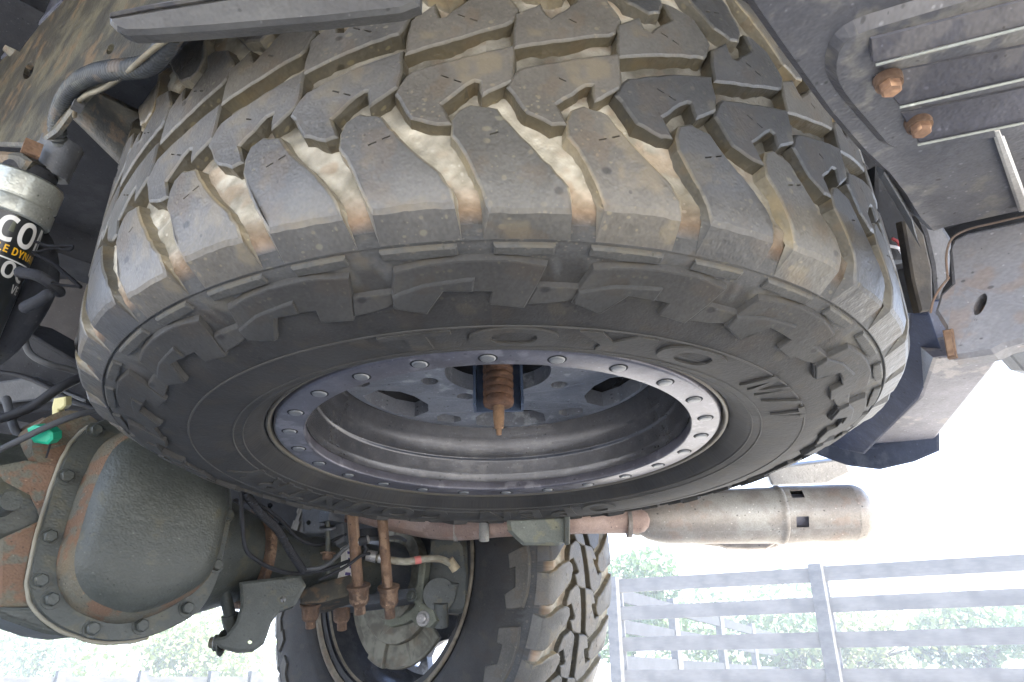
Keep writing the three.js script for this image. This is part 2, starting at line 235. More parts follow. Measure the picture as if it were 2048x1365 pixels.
function sideText(str, size, startDeg, r0, { stretch = 1, gap = 0.0, t = 0.0019, outline = false } = {}) {
  const out = []; let deg = startDeg;
  for (const ch of str) {
    if (ch === ' ') { deg += 4 * stretch; continue; }
    const shapes = font.generateShapes(ch, size), pts = shapes.map(s => s.extractPoints(6));
    let x0 = 1e9, x1 = -1e9; for (const s of pts) for (const p of s.shape) { x0 = Math.min(x0, p.x); x1 = Math.max(x1, p.x); }
    const kd = stretch / (r0 * D2R);
    for (const s of pts) {
      const cv = P => P.map(p => [(deg + (p.x - x0) * kd) * SW, r0 + p.y]).filter((p, i, A) => i === 0 || Math.hypot(p[0] - A[i - 1][0], p[1] - A[i - 1][1]) > 2e-4);
      out.push(slab(cv(s.shape), (x, y, l) => onSide(x / SW, y, l > 0.5 ? t * l : -0.001), { seg: 0.006, bevel: 0, smooth: true, holes: s.holes.map(cv), color: () => [0.052, 0.051, 0.05] }));
    }
    deg += (x1 - x0) * kd + gap;
  }
  return mergeColor(out);
}
function mergeColor(list) { return mergeGeometries(list, false); }
function makeTyre(root, dusty) {
  // carcass: lathe through both sidewalls, fine dirt variation and painted shade along the grooves
  const prof = [...carcass]; for (let i = 1; i < 64; i++) prof.push([RG, mix(0.017, 0.24, i / 64)]);
  prof.push(...carcass.map(([r, h]) => [r, 0.257 - h]).reverse());
  const g0 = lathe(prof, 432), Q0 = g0.attributes.position; for (let i = 0; i < Q0.count; i++) { const x = Q0.getX(i), y = Q0.getY(i), z = Q0.getZ(i), r = Math.hypot(x, z), a = ((Math.atan2(x, z) / (2 * Math.PI)) + 1) % 1; if (r > RG - 1e-4) { const k = 1 + (0.0036 * (pn(a * 180, y * 70, 180, 51) - 0.35) + 0.0022 * (pn(a * 480, y * 190, 480, 52) - 0.5)) / r; Q0.setX(i, x * k); Q0.setZ(i, z * k); } } g0.computeVertexNormals();
  const g = g0.toNonIndexed(), P = g.attributes.position, col = [], uv = g.attributes.uv;
  for (let i = 0; i < P.count; i++) {
    const x = P.getX(i), y = P.getY(i), z = P.getZ(i), r = Math.hypot(x, z), th = Math.atan2(x, z);
    const m = r > 0.3935 && y > 0.006 && y < 0.251, e = ss(0.006, 0.03, y) * (1 - ss(0.227, 0.251, y));
    const n = 0.45 + 0.85 * (0.6 * pn(th * 57 / 5 + 40, y * 55 + 3, 72, 5) + 0.4 * pn(th * 57 / 2 + 140, y * 160 + 3, 180, 6));
    const c = m ? mixc([0.24, 0.17, 0.115], TAN, e).map(k => k * n * (1 - 0.62 * ss(0.12, 0.7, th) * (1 - ss(2.6, 3.0, th))) * (1.2 - 0.65 * (ss(0.07, 0.095, y) * (1 - ss(0.162, 0.187, y))))) : r > 0.364 ? [0.085, 0.086, 0.088] : r > 0.33 ? [0.044, 0.043, 0.042] : [0.036, 0.035, 0.035].map(k => k * (0.85 + 0.3 * pn(th * 4 + 30, r * 40, 64, 9)));  // shade of the right side and centre rows painted into the mud colour
    col.push(...c);
    const a = (((th % (2 * Math.PI)) + 2 * Math.PI) % (2 * Math.PI)); uv.setXY(i, a * 0.41 / REP, (y + r) / REP);
  }
  for (let i = 0; i < P.count; i += 3) { const u = [0, 1, 2].map(k => uv.getX(i + k)); if (Math.max(...u) - Math.min(...u) > 3) for (let k = 0; k < 3; k++) if (u[k] < 3) uv.setX(i + k, u[k] + 2 * Math.PI * 0.41 / REP); }
  g.setAttribute('color', new THREE.Float32BufferAttribute(col, 3));
  const pick = f => { const q = new THREE.BufferGeometry(); for (const k of ['position', 'normal', 'uv', 'color']) { const A = g.attributes[k], n = A.itemSize, o = []; for (let i = 0; i < A.count; i += 3) if (f((Math.hypot(P.getX(i), P.getZ(i)) + Math.hypot(P.getX(i + 1), P.getZ(i + 1)) + Math.hypot(P.getX(i + 2), P.getZ(i + 2))) / 3)) for (let c = 0; c < 3 * n; c++) o.push(A.array[i * n + c]); q.setAttribute(k, new THREE.Float32BufferAttribute(o, n)); } return q; };
  const isGroove = r => r > 0.3905;
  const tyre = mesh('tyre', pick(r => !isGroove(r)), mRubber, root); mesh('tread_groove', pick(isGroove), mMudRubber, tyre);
  seed = 4242;
  for (let i = 0; i < 36; i++) for (const k of ['a', 'b', 'c', 'd']) { const b = mesh('tread_block', blockGeo[k + (k === 'a' || k === 'd' ? (i % 2 ? 0 : 1 + (i % 4 ? 1 : 0)) : i % 3)], mBlocks[i > 1 && i < 17 ? (rnd() < 0.3 ? 2 : 3) : Math.floor(rnd() * 3.2)], tyre); b.rotation.y = (i * 10 + rr(-0.12, 0.12)) * D2R; }  // blocks on the right mostly take the copy with shade painted in
  const s1 = sideSlab(SIDE1, 0.0044, [0.053, 0.052, 0.051]), s2 = sideSlab(SIDE2, 0.0064, [0.043, 0.043, 0.043]);
  const band = w => slab([[0, 0.3735], [w / 2, 0.3722], [w, 0.3735], [w, 0.3805], [0, 0.3805]].map(([u, r]) => [u * SW, r]), (x, y, l) => onSide(x / SW, y, l > 0.5 ? 0.0026 * l : -0.002), { seg: 0.008, bevel: 0.0012, bevelLevel: 0.85, smooth: true, color: () => [0.088, 0.088, 0.086] }), bands = [band(7.4), band(5.8)];
  const sill = sideSlab([[13.95, 0.316], [14.9, 0.338], [19.4, 0.338], [19.05, 0.323], [16.5, 0.318]], 0.0034, [0.053, 0.052, 0.051]);
  for (let i = 0; i < 18; i++) {
    const t = (i * 20 - 10) * D2R;
    mesh('sidewall_lug', s1, mRubber, tyre).rotation.y = t; mesh('sidewall_lug', s2, mRubber, tyre).rotation.y = t;
    mesh('sidewall_lug', sill, mRubber, tyre).rotation.y = t;
    [-0.4, 10.4].forEach((o, k) => { mesh('shoulder_rib', bands[k], mRubber, tyre).rotation.y = t + o * D2R; });
  }
  const sIn = sideSlab(SIDE1, 0.007, [0.11, 0.105, 0.095]);
  const inner = mesh('sidewall_lug', mergeGeometries(Array.from({ length: 18 }, (_, i) => sIn.clone().rotateY((i * 20 - 4) * D2R)).map(q => { const p = q.attributes.position; q.scale(1, -1, 1); q.translate(0, 0.257, 0); const I = []; for (let k = 0; k < p.count; k += 3) I.push(k, k + 2, k + 1); q.setIndex(I); return q.toNonIndexed(); })), mRubber, tyre); inner.userData.kind = 'stuff';
  // raised lettering, tops outwards, reading clockwise round the outer sidewall
  mesh('lettering', mergeColor([
    sideText('TOYO', 0.031, -15.5, 0.277, { stretch: 2.2, gap: 2.2 }),
    sideText('M/T', 0.031, 47, 0.28, { stretch: 1.2, gap: 2.2 }),
    sideText('OPEN', 0.034, 147, 0.266, { stretch: 1.45, gap: 2.8 }), sideText('COUNTRY', 0.034, 196, 0.266, { stretch: 1.35, gap: 2.6 }),
  ]), mRubber, tyre);
  const thin = r => { const q = new THREE.TorusGeometry(r, 0.0011, 6, 160); q.rotateX(Math.PI / 2); q.translate(0, sideH(r) + 0.0002, 0); return q; };
  for (const r of [0.262, 0.2705, 0.309]) { const q = thin(r).toNonIndexed(); q.setAttribute('color', new THREE.Float32BufferAttribute(new Float32Array(q.attributes.position.count * 3).fill(0.07), 3)); mesh('sidewall_bead', q, mRubber, tyre); }
  return tyre;
}
function makeRim(root) {
  const inner = [[0.2035, 0.0035], [0.2025, 0.012], [0.2005, 0.0135], [0.1995, 0.030], [0.1965, 0.0325], [0.1955, 0.0345], [0.1945, 0.047], [0.1915, 0.0495], [0.1905, 0.060], [0.1885, 0.0625], [0.1875, 0.072], [0.1855, 0.0745], [0.185, 0.081], [0.183, 0.083], [0.183, 0.097], [0.188, 0.101], [0.196, 0.130], [0.2005, 0.160], [0.2015, 0.205], [0.207, 0.215], [0.2085, 0.236], [0.2155, 0.243], [0.2265, 0.246], [0.2335, 0.251], [0.2365, 0.2575], [0.234, 0.261], [0.229, 0.260], [0.226, 0.2535]];
  const outer = [[0.2365, 0.247], [0.219, 0.240], [0.212, 0.21], [0.206, 0.18], [0.202, 0.13], [0.196, 0.10], [0.200, 0.05], [0.206, 0.02], [0.2075, 0.0035]];
  const g = boxUV(lathe([...inner, ...outer], 160)); const br = mesh('rim_barrel', g, mBarrel, root); mesh('rim_flange', boxUV(lathe([[0.2085, 0.2365], [0.2152, 0.2425], [0.2262, 0.2455], [0.2325, 0.2508], [0.2355, 0.2575], [0.2385, 0.2615], [0.2355, 0.2645], [0.2305, 0.2625], [0.2255, 0.256]], 160)), mLipBrown, br);
  // disc with bore, lug holes and windows
  const circ = (x, y, r, n = 24) => Array.from({ length: n }, (_, i) => [x + r * Math.cos(i / n * 2 * Math.PI), y + r * Math.sin(i / n * 2 * Math.PI)]);
  const pol = (deg, r) => [r * Math.sin(deg * D2R), r * Math.cos(deg * D2R)];
  const holes = [circ(0, 0, 0.0605, 40)];
  for (let i = 0; i < 8; i++) holes.push(circ(...pol(30 + 45 * i, 0.083), 0.0105, 18));
  for (let i = 0; i < 6; i++) {
    const c = 175 + 60 * i; holes.push([pol(c - 13, 0.134), pol(c, 0.127), pol(c + 13, 0.134), pol(c + 17.5, 0.150), pol(c + 15.5, 0.174), pol(c + 7, 0.1795), pol(c - 7, 0.1795), pol(c - 15.5, 0.174), pol(c - 17.5, 0.150)]);
    const e = c + 30; holes.push([pol(e - 5, 0.152), pol(e + 4, 0.149), pol(e + 6, 0.159), pol(e + 4, 0.171), pol(e - 4, 0.172), pol(e - 6.5, 0.162)]);
  }
  const rim = Array.from({ length: 72 }, (_, i) => pol(i * 5, 0.1845));
  const dish = r => 0.079 - 0.006 * ss(0.10, 0.182, r) - 0.004 * (1 - ss(0.09, 0.1, r));
  mesh('wheel_disc', slab(rim, (x, y, l) => V(x, dish(Math.hypot(x, y)) + (1 - l) * 0.020, y), { seg: 0.012, bevel: 0.001, holes, back: true }), mDisc, root);
  const ringG = (() => { const q = boxUV(lathe([[0.2045, 0.004], [0.2035, -0.005], [0.2055, -0.0075], [0.2315, -0.0075], [0.2345, -0.005], [0.2355, 0.003]], 160)); return q; })();
  const ring = mesh('beadlock_ring', ringG, mRing, root);
  const lip = lathe([[0.2355, 0.002], [0.2375, -0.0055], [0.2405, -0.0078], [0.2425, -0.004], [0.242, 0.002]], 160); mesh('ring_lip', boxUV(lip), mLip, ring);
  const hd = lathe([[0.0001, -0.0092], [0.0050, -0.0092], [0.0062, -0.0086], [0.0066, -0.0074]], 18); hd.translate(0, 0, 0.2186);
  const sock = lathe([[0.0066, -0.0078], [0.0082, -0.0078], [0.0084, -0.0074]], 18); sock.translate(0, 0, 0.2186);
  const bg = boxUV(hd), sg = boxUV(sock);
  for (let i = 0; i < 24; i++) { const b = mesh('ring_bolt', bg, mBolt, ring); b.rotation.y = (-1.5 + 15 * i) * D2R; const w = mesh('bolt_recess', sg, mBlack, ring); w.rotation.y = b.rotation.y; }
}
const mLipBrown = M(mapMud, 0.7, 0, { color: new THREE.Color(0.17, 0.145, 0.105) }), mBarrel = M(mapBarrel, 0.24, 0.55, { color: new THREE.Color(0.72, 0.72, 0.76), bumpScale: 0.00015 }), mDisc = M(mapRim, 0.42, 0.25, { color: new THREE.Color(1.45, 1.52, 1.62) }), mRing = M(mapRim, 0.33, 0.35, { color: new THREE.Color(0.82, 0.8, 0.9), bumpScale: 0.00015 }), mLip = mColor(0.12, 0.105, 0.08, 0.5, 0.3), mBolt = mColor(0.17, 0.175, 0.18, 0.4, 0.4);
function makeWheel(root) { makeTyre(root); makeRim(root); }
const spare = thing('spare_wheel', 'big muddy off-road spare tyre slung flat under the truck, rim face down', 'spare wheel', V(0, 0, 0));
makeWheel(spare);
{ // pose: fitted rim centre and axis
  const n = V(-0.024556, 0.898111, -0.439083).normalize(), w = (x, y, z) => V(1, 0, 0).multiplyScalar(x).addScaledVector(upv, y).addScaledVector(fwd, -z);
  const N = w(n.x, n.y, n.z), a = V(1, 0, 0).addScaledVector(n, -n.x).normalize(), A = w(a.x, a.y, a.z), Z = A.clone().cross(N);
  spare.quaternion.setFromRotationMatrix(new THREE.Matrix4().makeBasis(A, N, Z)); spare.position.copy(w(-0.01413, -0.10294, -0.78806)).add(V(0, CAMY, 0));
}
const SC = spare.position.clone(), SN = V(0, 1, 0).applyQuaternion(spare.quaternion);
// hub of the rear wheel on the road
const HUBIN = at(770, 1147, 1.43);                                    // centre of its inner face
const rear = spare.clone(); rear.name = 'rear_wheel'; scene.add(rear);
tag(rear, 'standing rear road wheel with mud tyre behind the exhaust pipe', 'wheel');
rear.quaternion.setFromRotationMatrix(new THREE.Matrix4().makeBasis(V(0, 1, 0), AX.clone().negate(), V(0, 1, 0).cross(AX.clone().negate())));
rear.position.copy(HUBIN).addScaledVector(AX, 0.257 * 0.72); rear.rotateY(-0.17); rear.scale.y = 0.72; rear.rotateOnWorldAxis(V(0, 1, 0), 0.06);
// ------------------------------------------------------------------ truck underside
const proj = p => { const d = p.clone().sub(V(0, CAMY, 0)), z = d.dot(fwd); return [1024 + FPX * d.x / z, 682.5 - FPX * d.dot(upv) / z, z]; };
const pt = (a, y, b) => V(0, y, 0).addScaledVector(AX, a).addScaledVector(RR, b);
const boxAt = (c, sa, sy, sb) => { const g = new THREE.BoxGeometry(sa, sy, sb); g.rotateY(Math.PI / 4); g.translate(c.x, c.y, c.z); return boxUV(g); };
{ // pickup bed overhead: floor, ribs, sides, tailgate
  const c = pt(0.5, 1.05, -1.5), t = thing('pickup_bed', 'dark steel pickup bed overhead that shades the spare tyre and axle', 'truck bed', c);
  part('bed_floor', boxAt(pt(0.5, 1.06, -1.3), 1.9, 0.04, 3.7), mBlack, t);
  for (let i = 0; i < 5; i++) part('floor_rib', boxAt(pt(0.5, 1.01, -0.3 - i * 0.6), 1.86, 0.06, 0.09), mBlack, t);
  part('bed_side', boxAt(pt(-0.47, 1.2, -1.3), 0.04, 0.62, 3.7), mBlack, t);
  part('bed_side', boxAt(pt(1.47, 1.2, -1.3), 0.04, 0.62, 3.7), mBlack, t);
  part('tailgate', boxAt(pt(0.5, 1.17, 0.575), 1.9, 0.62, 0.05), mBlack, t);
  part('cab_floor', boxAt(pt(0.5, 0.84, -4.4), 1.8, 0.1, 2.4), mBlack, t);
}
{ // spare hoist: rusty threaded tube in a steel guide
  const c = SC.clone().addScaledVector(SN, 0.03), t = thing('spare_hoist', 'rusty ribbed hoist tube with pointed tip hanging through the spare wheel hub', 'spare hoist', c);
  const P = [[0.0001, 0.0335], [0.0125, 0.0335], [0.0165, 0.0355]]; for (let i = 0; i < 22; i++) { const h = 0.037 + i * 0.0092; P.push([0.0172, h + 0.0012], [0.0172, h + 0.006], [0.0152, h + 0.0072], [0.0150, h + 0.0084]); }
  const g = lathe(P, 36), Q = new THREE.Quaternion().copy(spare.quaternion), put = (q, tilt = 0) => { if (tilt) q.rotateZ(tilt); q.applyQuaternion(Q); q.translate(SC.x, SC.y, SC.z); return boxUV(q); };
  part('hoist_tube', put(g), M(mapRust, 0.9, 0, { color: new THREE.Color(0.72, 0.6, 0.55), bumpMap: bumpCast, bumpScale: 0.0014 }), t);
  part('hoist_tip', put(merge([lathe([[0.0001, 0.0005], [0.0028, 0.0008], [0.0032, 0.0075], [0.0052, 0.0085], [0.0062, 0.02], [0.0066, 0.034]], 16).toNonIndexed()])), M(mapRust, 0.85, 0, { color: new THREE.Color(1.35, 1.35, 1.25) }), t);
  const ch = (x, z, w, d) => { const q = new THREE.BoxGeometry(w, 0.26, d); q.translate(x, 0.166, z); return put(q); };
  part('guide_channel', [ch(0, -0.0225, 0.056, 0.003), ch(-0.0267, -0.0115, 0.003, 0.0245), ch(0.0267, -0.0115, 0.003, 0.0245)], M(mapSteel, 0.35, 0.2, { color: new THREE.Color(0.75, 1.0, 1.5) }), t);
}
// ---- rear axle
const AXH = HUBIN.clone();                                            // axle centre line through HUBIN along AX
const axlePx = x => { let lo = -0.9, hi = 0.2; for (let i = 0; i < 40; i++) { const m = (lo + hi) / 2; if (proj(AXH.clone().addScaledVector(AX, m))[0] < x) lo = m; else hi = m; } return AXH.clone().addScaledVector(AX, lo); };
{
  const p0 = at(270, 1070, 0.985), t = thing('rear_axle', 'grey rear axle with big bolted differential cover edged in rust', 'rear axle', p0.clone().addScaledVector(RR, -0.1));
  const on = (x, y, off = 0) => onPlane(x, y, RR, p0).addScaledVector(RR, off);
  const sp = P => { const c = new THREE.CatmullRomCurve3(P.map(([x, y]) => on(x, y)), true); return c.getSpacedPoints(84).slice(0, 84); };
  const F = sp([[212, 838], [160, 872], [128, 925], [106, 985], [88, 1045], [72, 1110], [63, 1160], [72, 1208], [105, 1243], [160, 1270], [220, 1282], [290, 1275], [350, 1252], [402, 1218], [434, 1160], [447, 1105], [460, 1050], [464, 1000], [452, 950], [415, 900], [360, 860], [290, 833]]);
  const G = sp([[240, 866], [200, 893], [170, 945], [146, 1005], [126, 1070], [112, 1125], [115, 1172], [140, 1214], [190, 1240], [240, 1249], [300, 1234], [355, 1207], [402, 1172], [427, 1120], [440, 1060], [450, 1010], [442, 960], [405, 910], [350, 878], [290, 860]]);
  const cen = on(292, 1052), cF = F.reduce((s, p) => s.add(p), V(0, 0, 0)).multiplyScalar(1 / F.length);
  const scale = (P, c, k, off) => P.map(p => c.clone().lerp(p, k).addScaledVector(RR, off));
  const loft = (rings, close) => { const pos = []; for (let i = 0; i + 1 < rings.length; i++) { const A = rings[i], B = rings[i + 1], n = A.length; for (let j = 0; j < n; j++) { const k = (j + 1) % n; for (const p of [A[j], A[k], B[k], A[j], B[k], B[j]]) pos.push(p.x, p.y, p.z); } } if (close) { const L = rings[rings.length - 1], c = L.reduce((s, p) => s.add(p), V(0, 0, 0)).multiplyScalar(1 / L.length); L.forEach((p, j) => { const q = L[(j + 1) % L.length]; for (const w of [p, q, c]) pos.push(w.x, w.y, w.z); }); } const g = new THREE.BufferGeometry(); g.setAttribute('position', new THREE.Float32BufferAttribute(pos, 3)); smoothN(g); return boxUV(g); };
  const smoothN = (g, ang = 0.75) => { const P = g.attributes.position, m = new Map(), fn = []; const a = V(0, 0, 0), b = V(0, 0, 0), c = V(0, 0, 0); for (let i = 0; i < P.count; i += 3) { a.fromBufferAttribute(P, i); b.fromBufferAttribute(P, i + 1); c.fromBufferAttribute(P, i + 2); const n = b.clone().sub(a).cross(c.clone().sub(a)); fn.push(n.lengthSq() ? n.normalize() : n); for (let k = 0; k < 3; k++) { const key = [P.getX(i + k), P.getY(i + k), P.getZ(i + k)].map(x => Math.round(x * 1e5)).join(); if (!m.has(key)) m.set(key, []); m.get(key).push(fn.length - 1); } } const N = new Float32Array(P.count * 3); for (let i = 0; i < P.count; i++) { const f = fn[Math.floor(i / 3)], key = [P.getX(i), P.getY(i), P.getZ(i)].map(x => Math.round(x * 1e5)).join(), s = V(0, 0, 0); for (const k of m.get(key)) if (fn[k].dot(f) > ang) s.add(fn[k]); s.normalize(); N.set([s.x, s.y, s.z], i * 3); } g.setAttribute('normal', new THREE.BufferAttribute(N, 3)); };
  part('cover_flange', loft([scale(F, cF, 1.0, -0.012), scale(F, cF, 1.005, -0.003), scale(F, cF, 0.995, 0), scale(G, cen, 1.0, 0.0005)]), mAxle, t);
  part('cover_skirt', loft([scale(G, cen, 1.0, -0.001), scale(G, cen, 0.985, 0.008), scale(G, cen, 0.95, 0.024), scale(G, cen, 0.905, 0.036)]), mAxleRust, t);
  const dome = [[0.905, 0.036], [0.86, 0.043], [0.8, 0.049], [0.7, 0.054], [0.55, 0.058], [0.38, 0.0605], [0.2, 0.062]];
  part('differential_cover', loft(dome.map(([k, o]) => scale(G, cen, k, o)), true), mAxle, t);
  part('housing', loft([scale(F, cF, 1.0, -0.014), scale(F, cF, 1.015, -0.022), scale(F, cF, 1.01, -0.04), scale(F, cF, 0.97, -0.05), scale(F, cF, 0.93, -0.09), scale(F, cF, 0.8, -0.15), scale(F, cF, 0.52, -0.22), scale(F, cF, 0.4, -0.32)], true), mAxle, t);
  const bead = F.slice(2, 40).map(p => cF.clone().lerp(p, 1.012).addScaledVector(RR, -0.0135)); seed = 91; bead.forEach(p => p.addScaledVector(UP, rr(-0.0006, 0.0006)).addScaledVector(AX, rr(-0.0006, 0.0006)));
  part('sealant_bead', tube(bead, 0.0031, 8, 160), mColor(0.24, 0.22, 0.165, 0.85), t);
  for (const [x, y] of [[190, 862], [132, 954], [98, 1074], [80, 1162], [101, 1200], [183, 1258], [281, 1252], [372, 1217], [431, 1131], [453, 1030]]) part('cover_bolt', bolt(on(x, y, -0.001), RR, 0.0085, 0.011), mAxle, t);
  // left casting: big tube, boss, rust-stained web, lower rib
  const L = cF.clone().addScaledVector(RR, -0.135);
  part('axle_tube', rod(L.clone().addScaledVector(UP, 0.01), L.clone().addScaledVector(AX, -0.62).addScaledVector(UP, 0.012), 0.112, 0.104, 40), mAxle, t);
  const lp = at(22, 1002, 0.86); part('casting_boss', rod(lp.clone().addScaledVector(RR, -0.05), lp, 0.0125, 0.0115, 24), mAxle, t);
  part('casting_web', plate([on(8, 1075, -0.02), on(84, 1040, -0.016), on(66, 1120, -0.016), on(58, 1165, -0.016), on(72, 1212, -0.016), on(6, 1212, -0.022)], RR.clone().multiplyScalar(-0.05), { bevel: 0.003 }), mAxleRust, t);
  part('casting_web', plate([on(0, 925, -0.03), on(60, 915, -0.02), on(122, 925, -0.016), on(100, 1000, -0.016), on(92, 1040, -0.016), on(70, 985, -0.02), on(20, 955, -0.03)], RR.clone().multiplyScalar(-0.06), { bevel: 0.003 }), mAxleRust, t);
  part('lower_rib', plate([on(-30, 1213, -0.02), on(75, 1214, -0.016), on(110, 1252, -0.016), on(150, 1275, -0.016), on(95, 1266, -0.02), on(20, 1240, -0.02), on(-30, 1215, -0.02)], RR.clone().multiplyScalar(-0.1), { bevel: 0.004 }), mAxle, t);
  part('pinion_casting', [rod(on(150, 880, -0.12), on(150, 880, -0.02), 0.052, 0.045, 30), rod(on(95, 925, -0.16), on(185, 850, -0.08), 0.03, 0.03, 20)], mAxleRust, t);
  // right side: neck, rusty ring, tube
  const a0 = axlePx(395), a1 = axlePx(466), a2 = axlePx(488), a3 = axlePx(508), a4 = axlePx(600), a5 = axlePx(800);
  part('axle_neck', [rod(a0, a1, 0.10, 0.079, 40), rod(a1, a2, 0.079, 0.072, 40)], mAxle, t);
  part('rusty_flange', [rod(a2, a2.clone().lerp(a3, 0.25), 0.074, 0.084, 40), rod(a2.clone().lerp(a3, 0.25), a2.clone().lerp(a3, 0.8), 0.084, 0.084, 40), rod(a2.clone().lerp(a3, 0.8), a3, 0.084, 0.072, 40)], mRust, t);
  part('axle_tube', [rod(a3, a4, 0.066, 0.052, 40), rod(a4, a5, 0.052, 0.050, 40)], mAxle, t);
  const wrap = (() => { const cv = document.createElement('canvas'); cv.width = 256; cv.height = 64; const x = cv.getContext('2d'); x.fillStyle = '#d9d6d2'; x.fillRect(0, 0, 256, 64); x.fillStyle = '#4a3f78'; for (let i = 0; i < 26; i++) x.fillRect(10 * i + 3, 6 + (i % 3) * 3, 4, 26 - (i % 4) * 4); x.fillStyle = '#8f8a84'; for (let i = 0; i < 4; i++) x.fillRect(0, 40 + i * 6, 256, 1.5); const q = new THREE.CanvasTexture(cv); q.colorSpace = THREE.SRGBColorSpace; q.wrapS = THREE.RepeatWrapping; return q; })();
  { const s0 = axlePx(650), s1 = axlePx(676), g = new THREE.CylinderGeometry(0.0525, 0.0525, s0.distanceTo(s1), 40, 1, true); g.applyQuaternion(new THREE.Quaternion().setFromUnitVectors(UP, AX)); const m = s0.clone().lerp(s1, 0.5); g.translate(m.x, m.y, m.z); part('paper_label', g, new THREE.MeshStandardMaterial({ map: wrap, roughness: 0.7, side: THREE.DoubleSide }), t); }
  // cast lower shock bracket with pin
  const bp = at(510, 1230, 1.12), bn = V(0.35, 0, 1).normalize();
  part('shock_bracket', pxPlate([[478, 1165], [600, 1150], [612, 1172], [590, 1212], [560, 1222], [543, 1245], [528, 1288], [505, 1304], [475, 1306], [440, 1297], [424, 1280], [452, 1272], [472, 1245], [482, 1205]], bn, bp, 0.05, { bevel: 0.004, holes: [{ p: [566, 1200], rx: 0.0045 }, { p: [500, 1284], rx: 0.0035 }] }), mAxle, t);
  part('shock_pin', rod(at(450, 1287, 1.12), at(420, 1286, 1.12), 0.011, 0.008, 16), mAxleRust, t);
  part('shock_pin', bolt(at(444, 1287, 1.11), at(420, 1286, 1.12).sub(at(450, 1287, 1.12)), 0.014, 0.012), mAxle, t);
  part('shock_stub', [rod(at(444, 1165, 1.15), at(463, 1248, 1.15), 0.0095), rod(at(459, 1230, 1.15), at(467, 1265, 1.15), 0.0135)], mAxle, t);
}
{ // spring clamp: plate, rusty U-bolt legs, nuts
  const t = thing('spring_clamp', 'rusty spring clamp with U-bolts and nuts below the axle tube', 'spring clamp', at(690, 1195, 1.22)), d = 1.215;
  const n = V(0.1, 0.15, 1);
  part('clamp_plate', pxPlate([[596, 1188], [620, 1172], [700, 1150], [712, 1168], [720, 1182], [690, 1194], [640, 1206], [602, 1208]], n, at(650, 1180, d), 0.07, { bevel: 0.004 }), M(mapChassis, 0.8, 0, { color: new THREE.Color(0.8, 0.75, 0.7) }), t);
  part('clamp_plate', pxPlate([[655, 1206], [700, 1196], [790, 1180], [836, 1176], [838, 1192], [760, 1206], [668, 1216]], n, at(720, 1200, d + 0.05), 0.05, { bevel: 0.003 }), M(mapSteel, 0.7, 0), t);
  const leg = (x0, y0, x1, y1, xe, ye, dd, r) => {
    const a = at(x0, y0, dd), b = at(x1, y1, dd), e = at(xe, ye, dd), ax = e.clone().sub(b).normalize();
    part('u_bolt', rod(a, e, r, r, 18), mRust, t);
    part('washer', [rod(b.clone().addScaledVector(ax, -0.004), b, r * 2.1, r * 2.1, 24), rod(b, b.clone().addScaledVector(ax, 0.004), r * 1.9, r * 1.8, 24)], mRust, t);
    part('nut', bolt(b, ax, r * 1.75, Math.min(0.03, b.distanceTo(e) * 0.66), false), mRust, t);
  };
  leg(703, 1010, 717, 1176, 720, 1228, d - 0.03, 0.0092); leg(762, 1010, 777, 1178, 780, 1236, d, 0.0088);
  leg(617, 1190, 621, 1212, 621, 1256, d, 0.0085); leg(682, 1195, 683, 1214, 684, 1260, d + 0.06, 0.0085);
}
{ const t = thing('leaf_spring', 'stack of dark leaf spring blades above the axle tube', 'leaf spring', at(745, 1040, 1.3)); for (let i = 0; i < 3; i++) part('spring_leaf', plate([at(655, 1022 + i * 15, 1.33), at(800, 1012 + i * 15, 1.33), at(800, 1024 + i * 15, 1.33), at(655, 1034 + i * 15, 1.33)], fwd.clone().multiplyScalar(0.07), { bevel: 0.002 }), i === 1 ? M(mapRust, 0.85, 0, { color: new THREE.Color(0.6, 0.5, 0.6) }) : mSteel, t); }
{ // bump stop bracket between tyre and axle
  const t = thing('spring_bracket', 'small grey bracket with bolt stud between spare tyre and axle tube', 'bracket', at(650, 1060, 1.2)), n = V(0, 0, 1);
  part('bracket_plate', pxPlate([[603, 1015], [640, 1015], [648, 1040], [690, 1045], [690, 1082], [672, 1092], [652, 1066], [606, 1068]], n, at(650, 1060, 1.22), 0.03, { bevel: 0.003, holes: [{ p: [617, 1046], rx: 0.004 }] }), mSteel, t);
  part('bracket_stud', [rod(at(655, 1030, 1.19), at(656, 1150, 1.19), 0.0042)], mAxle, t);
  part('stud_washer', rod(at(655, 1054, 1.19), at(655, 1058, 1.19), 0.013, 0.013, 24), mSteel, t); part('bracket_head', [boxAt(at(664, 1030, 1.2), 0.03, 0.026, 0.03)], mSteel, t);
  part('stud_nut', bolt(at(656, 1106, 1.19), V(0, -1, 0), 0.009, 0.012), mRust, t);
}
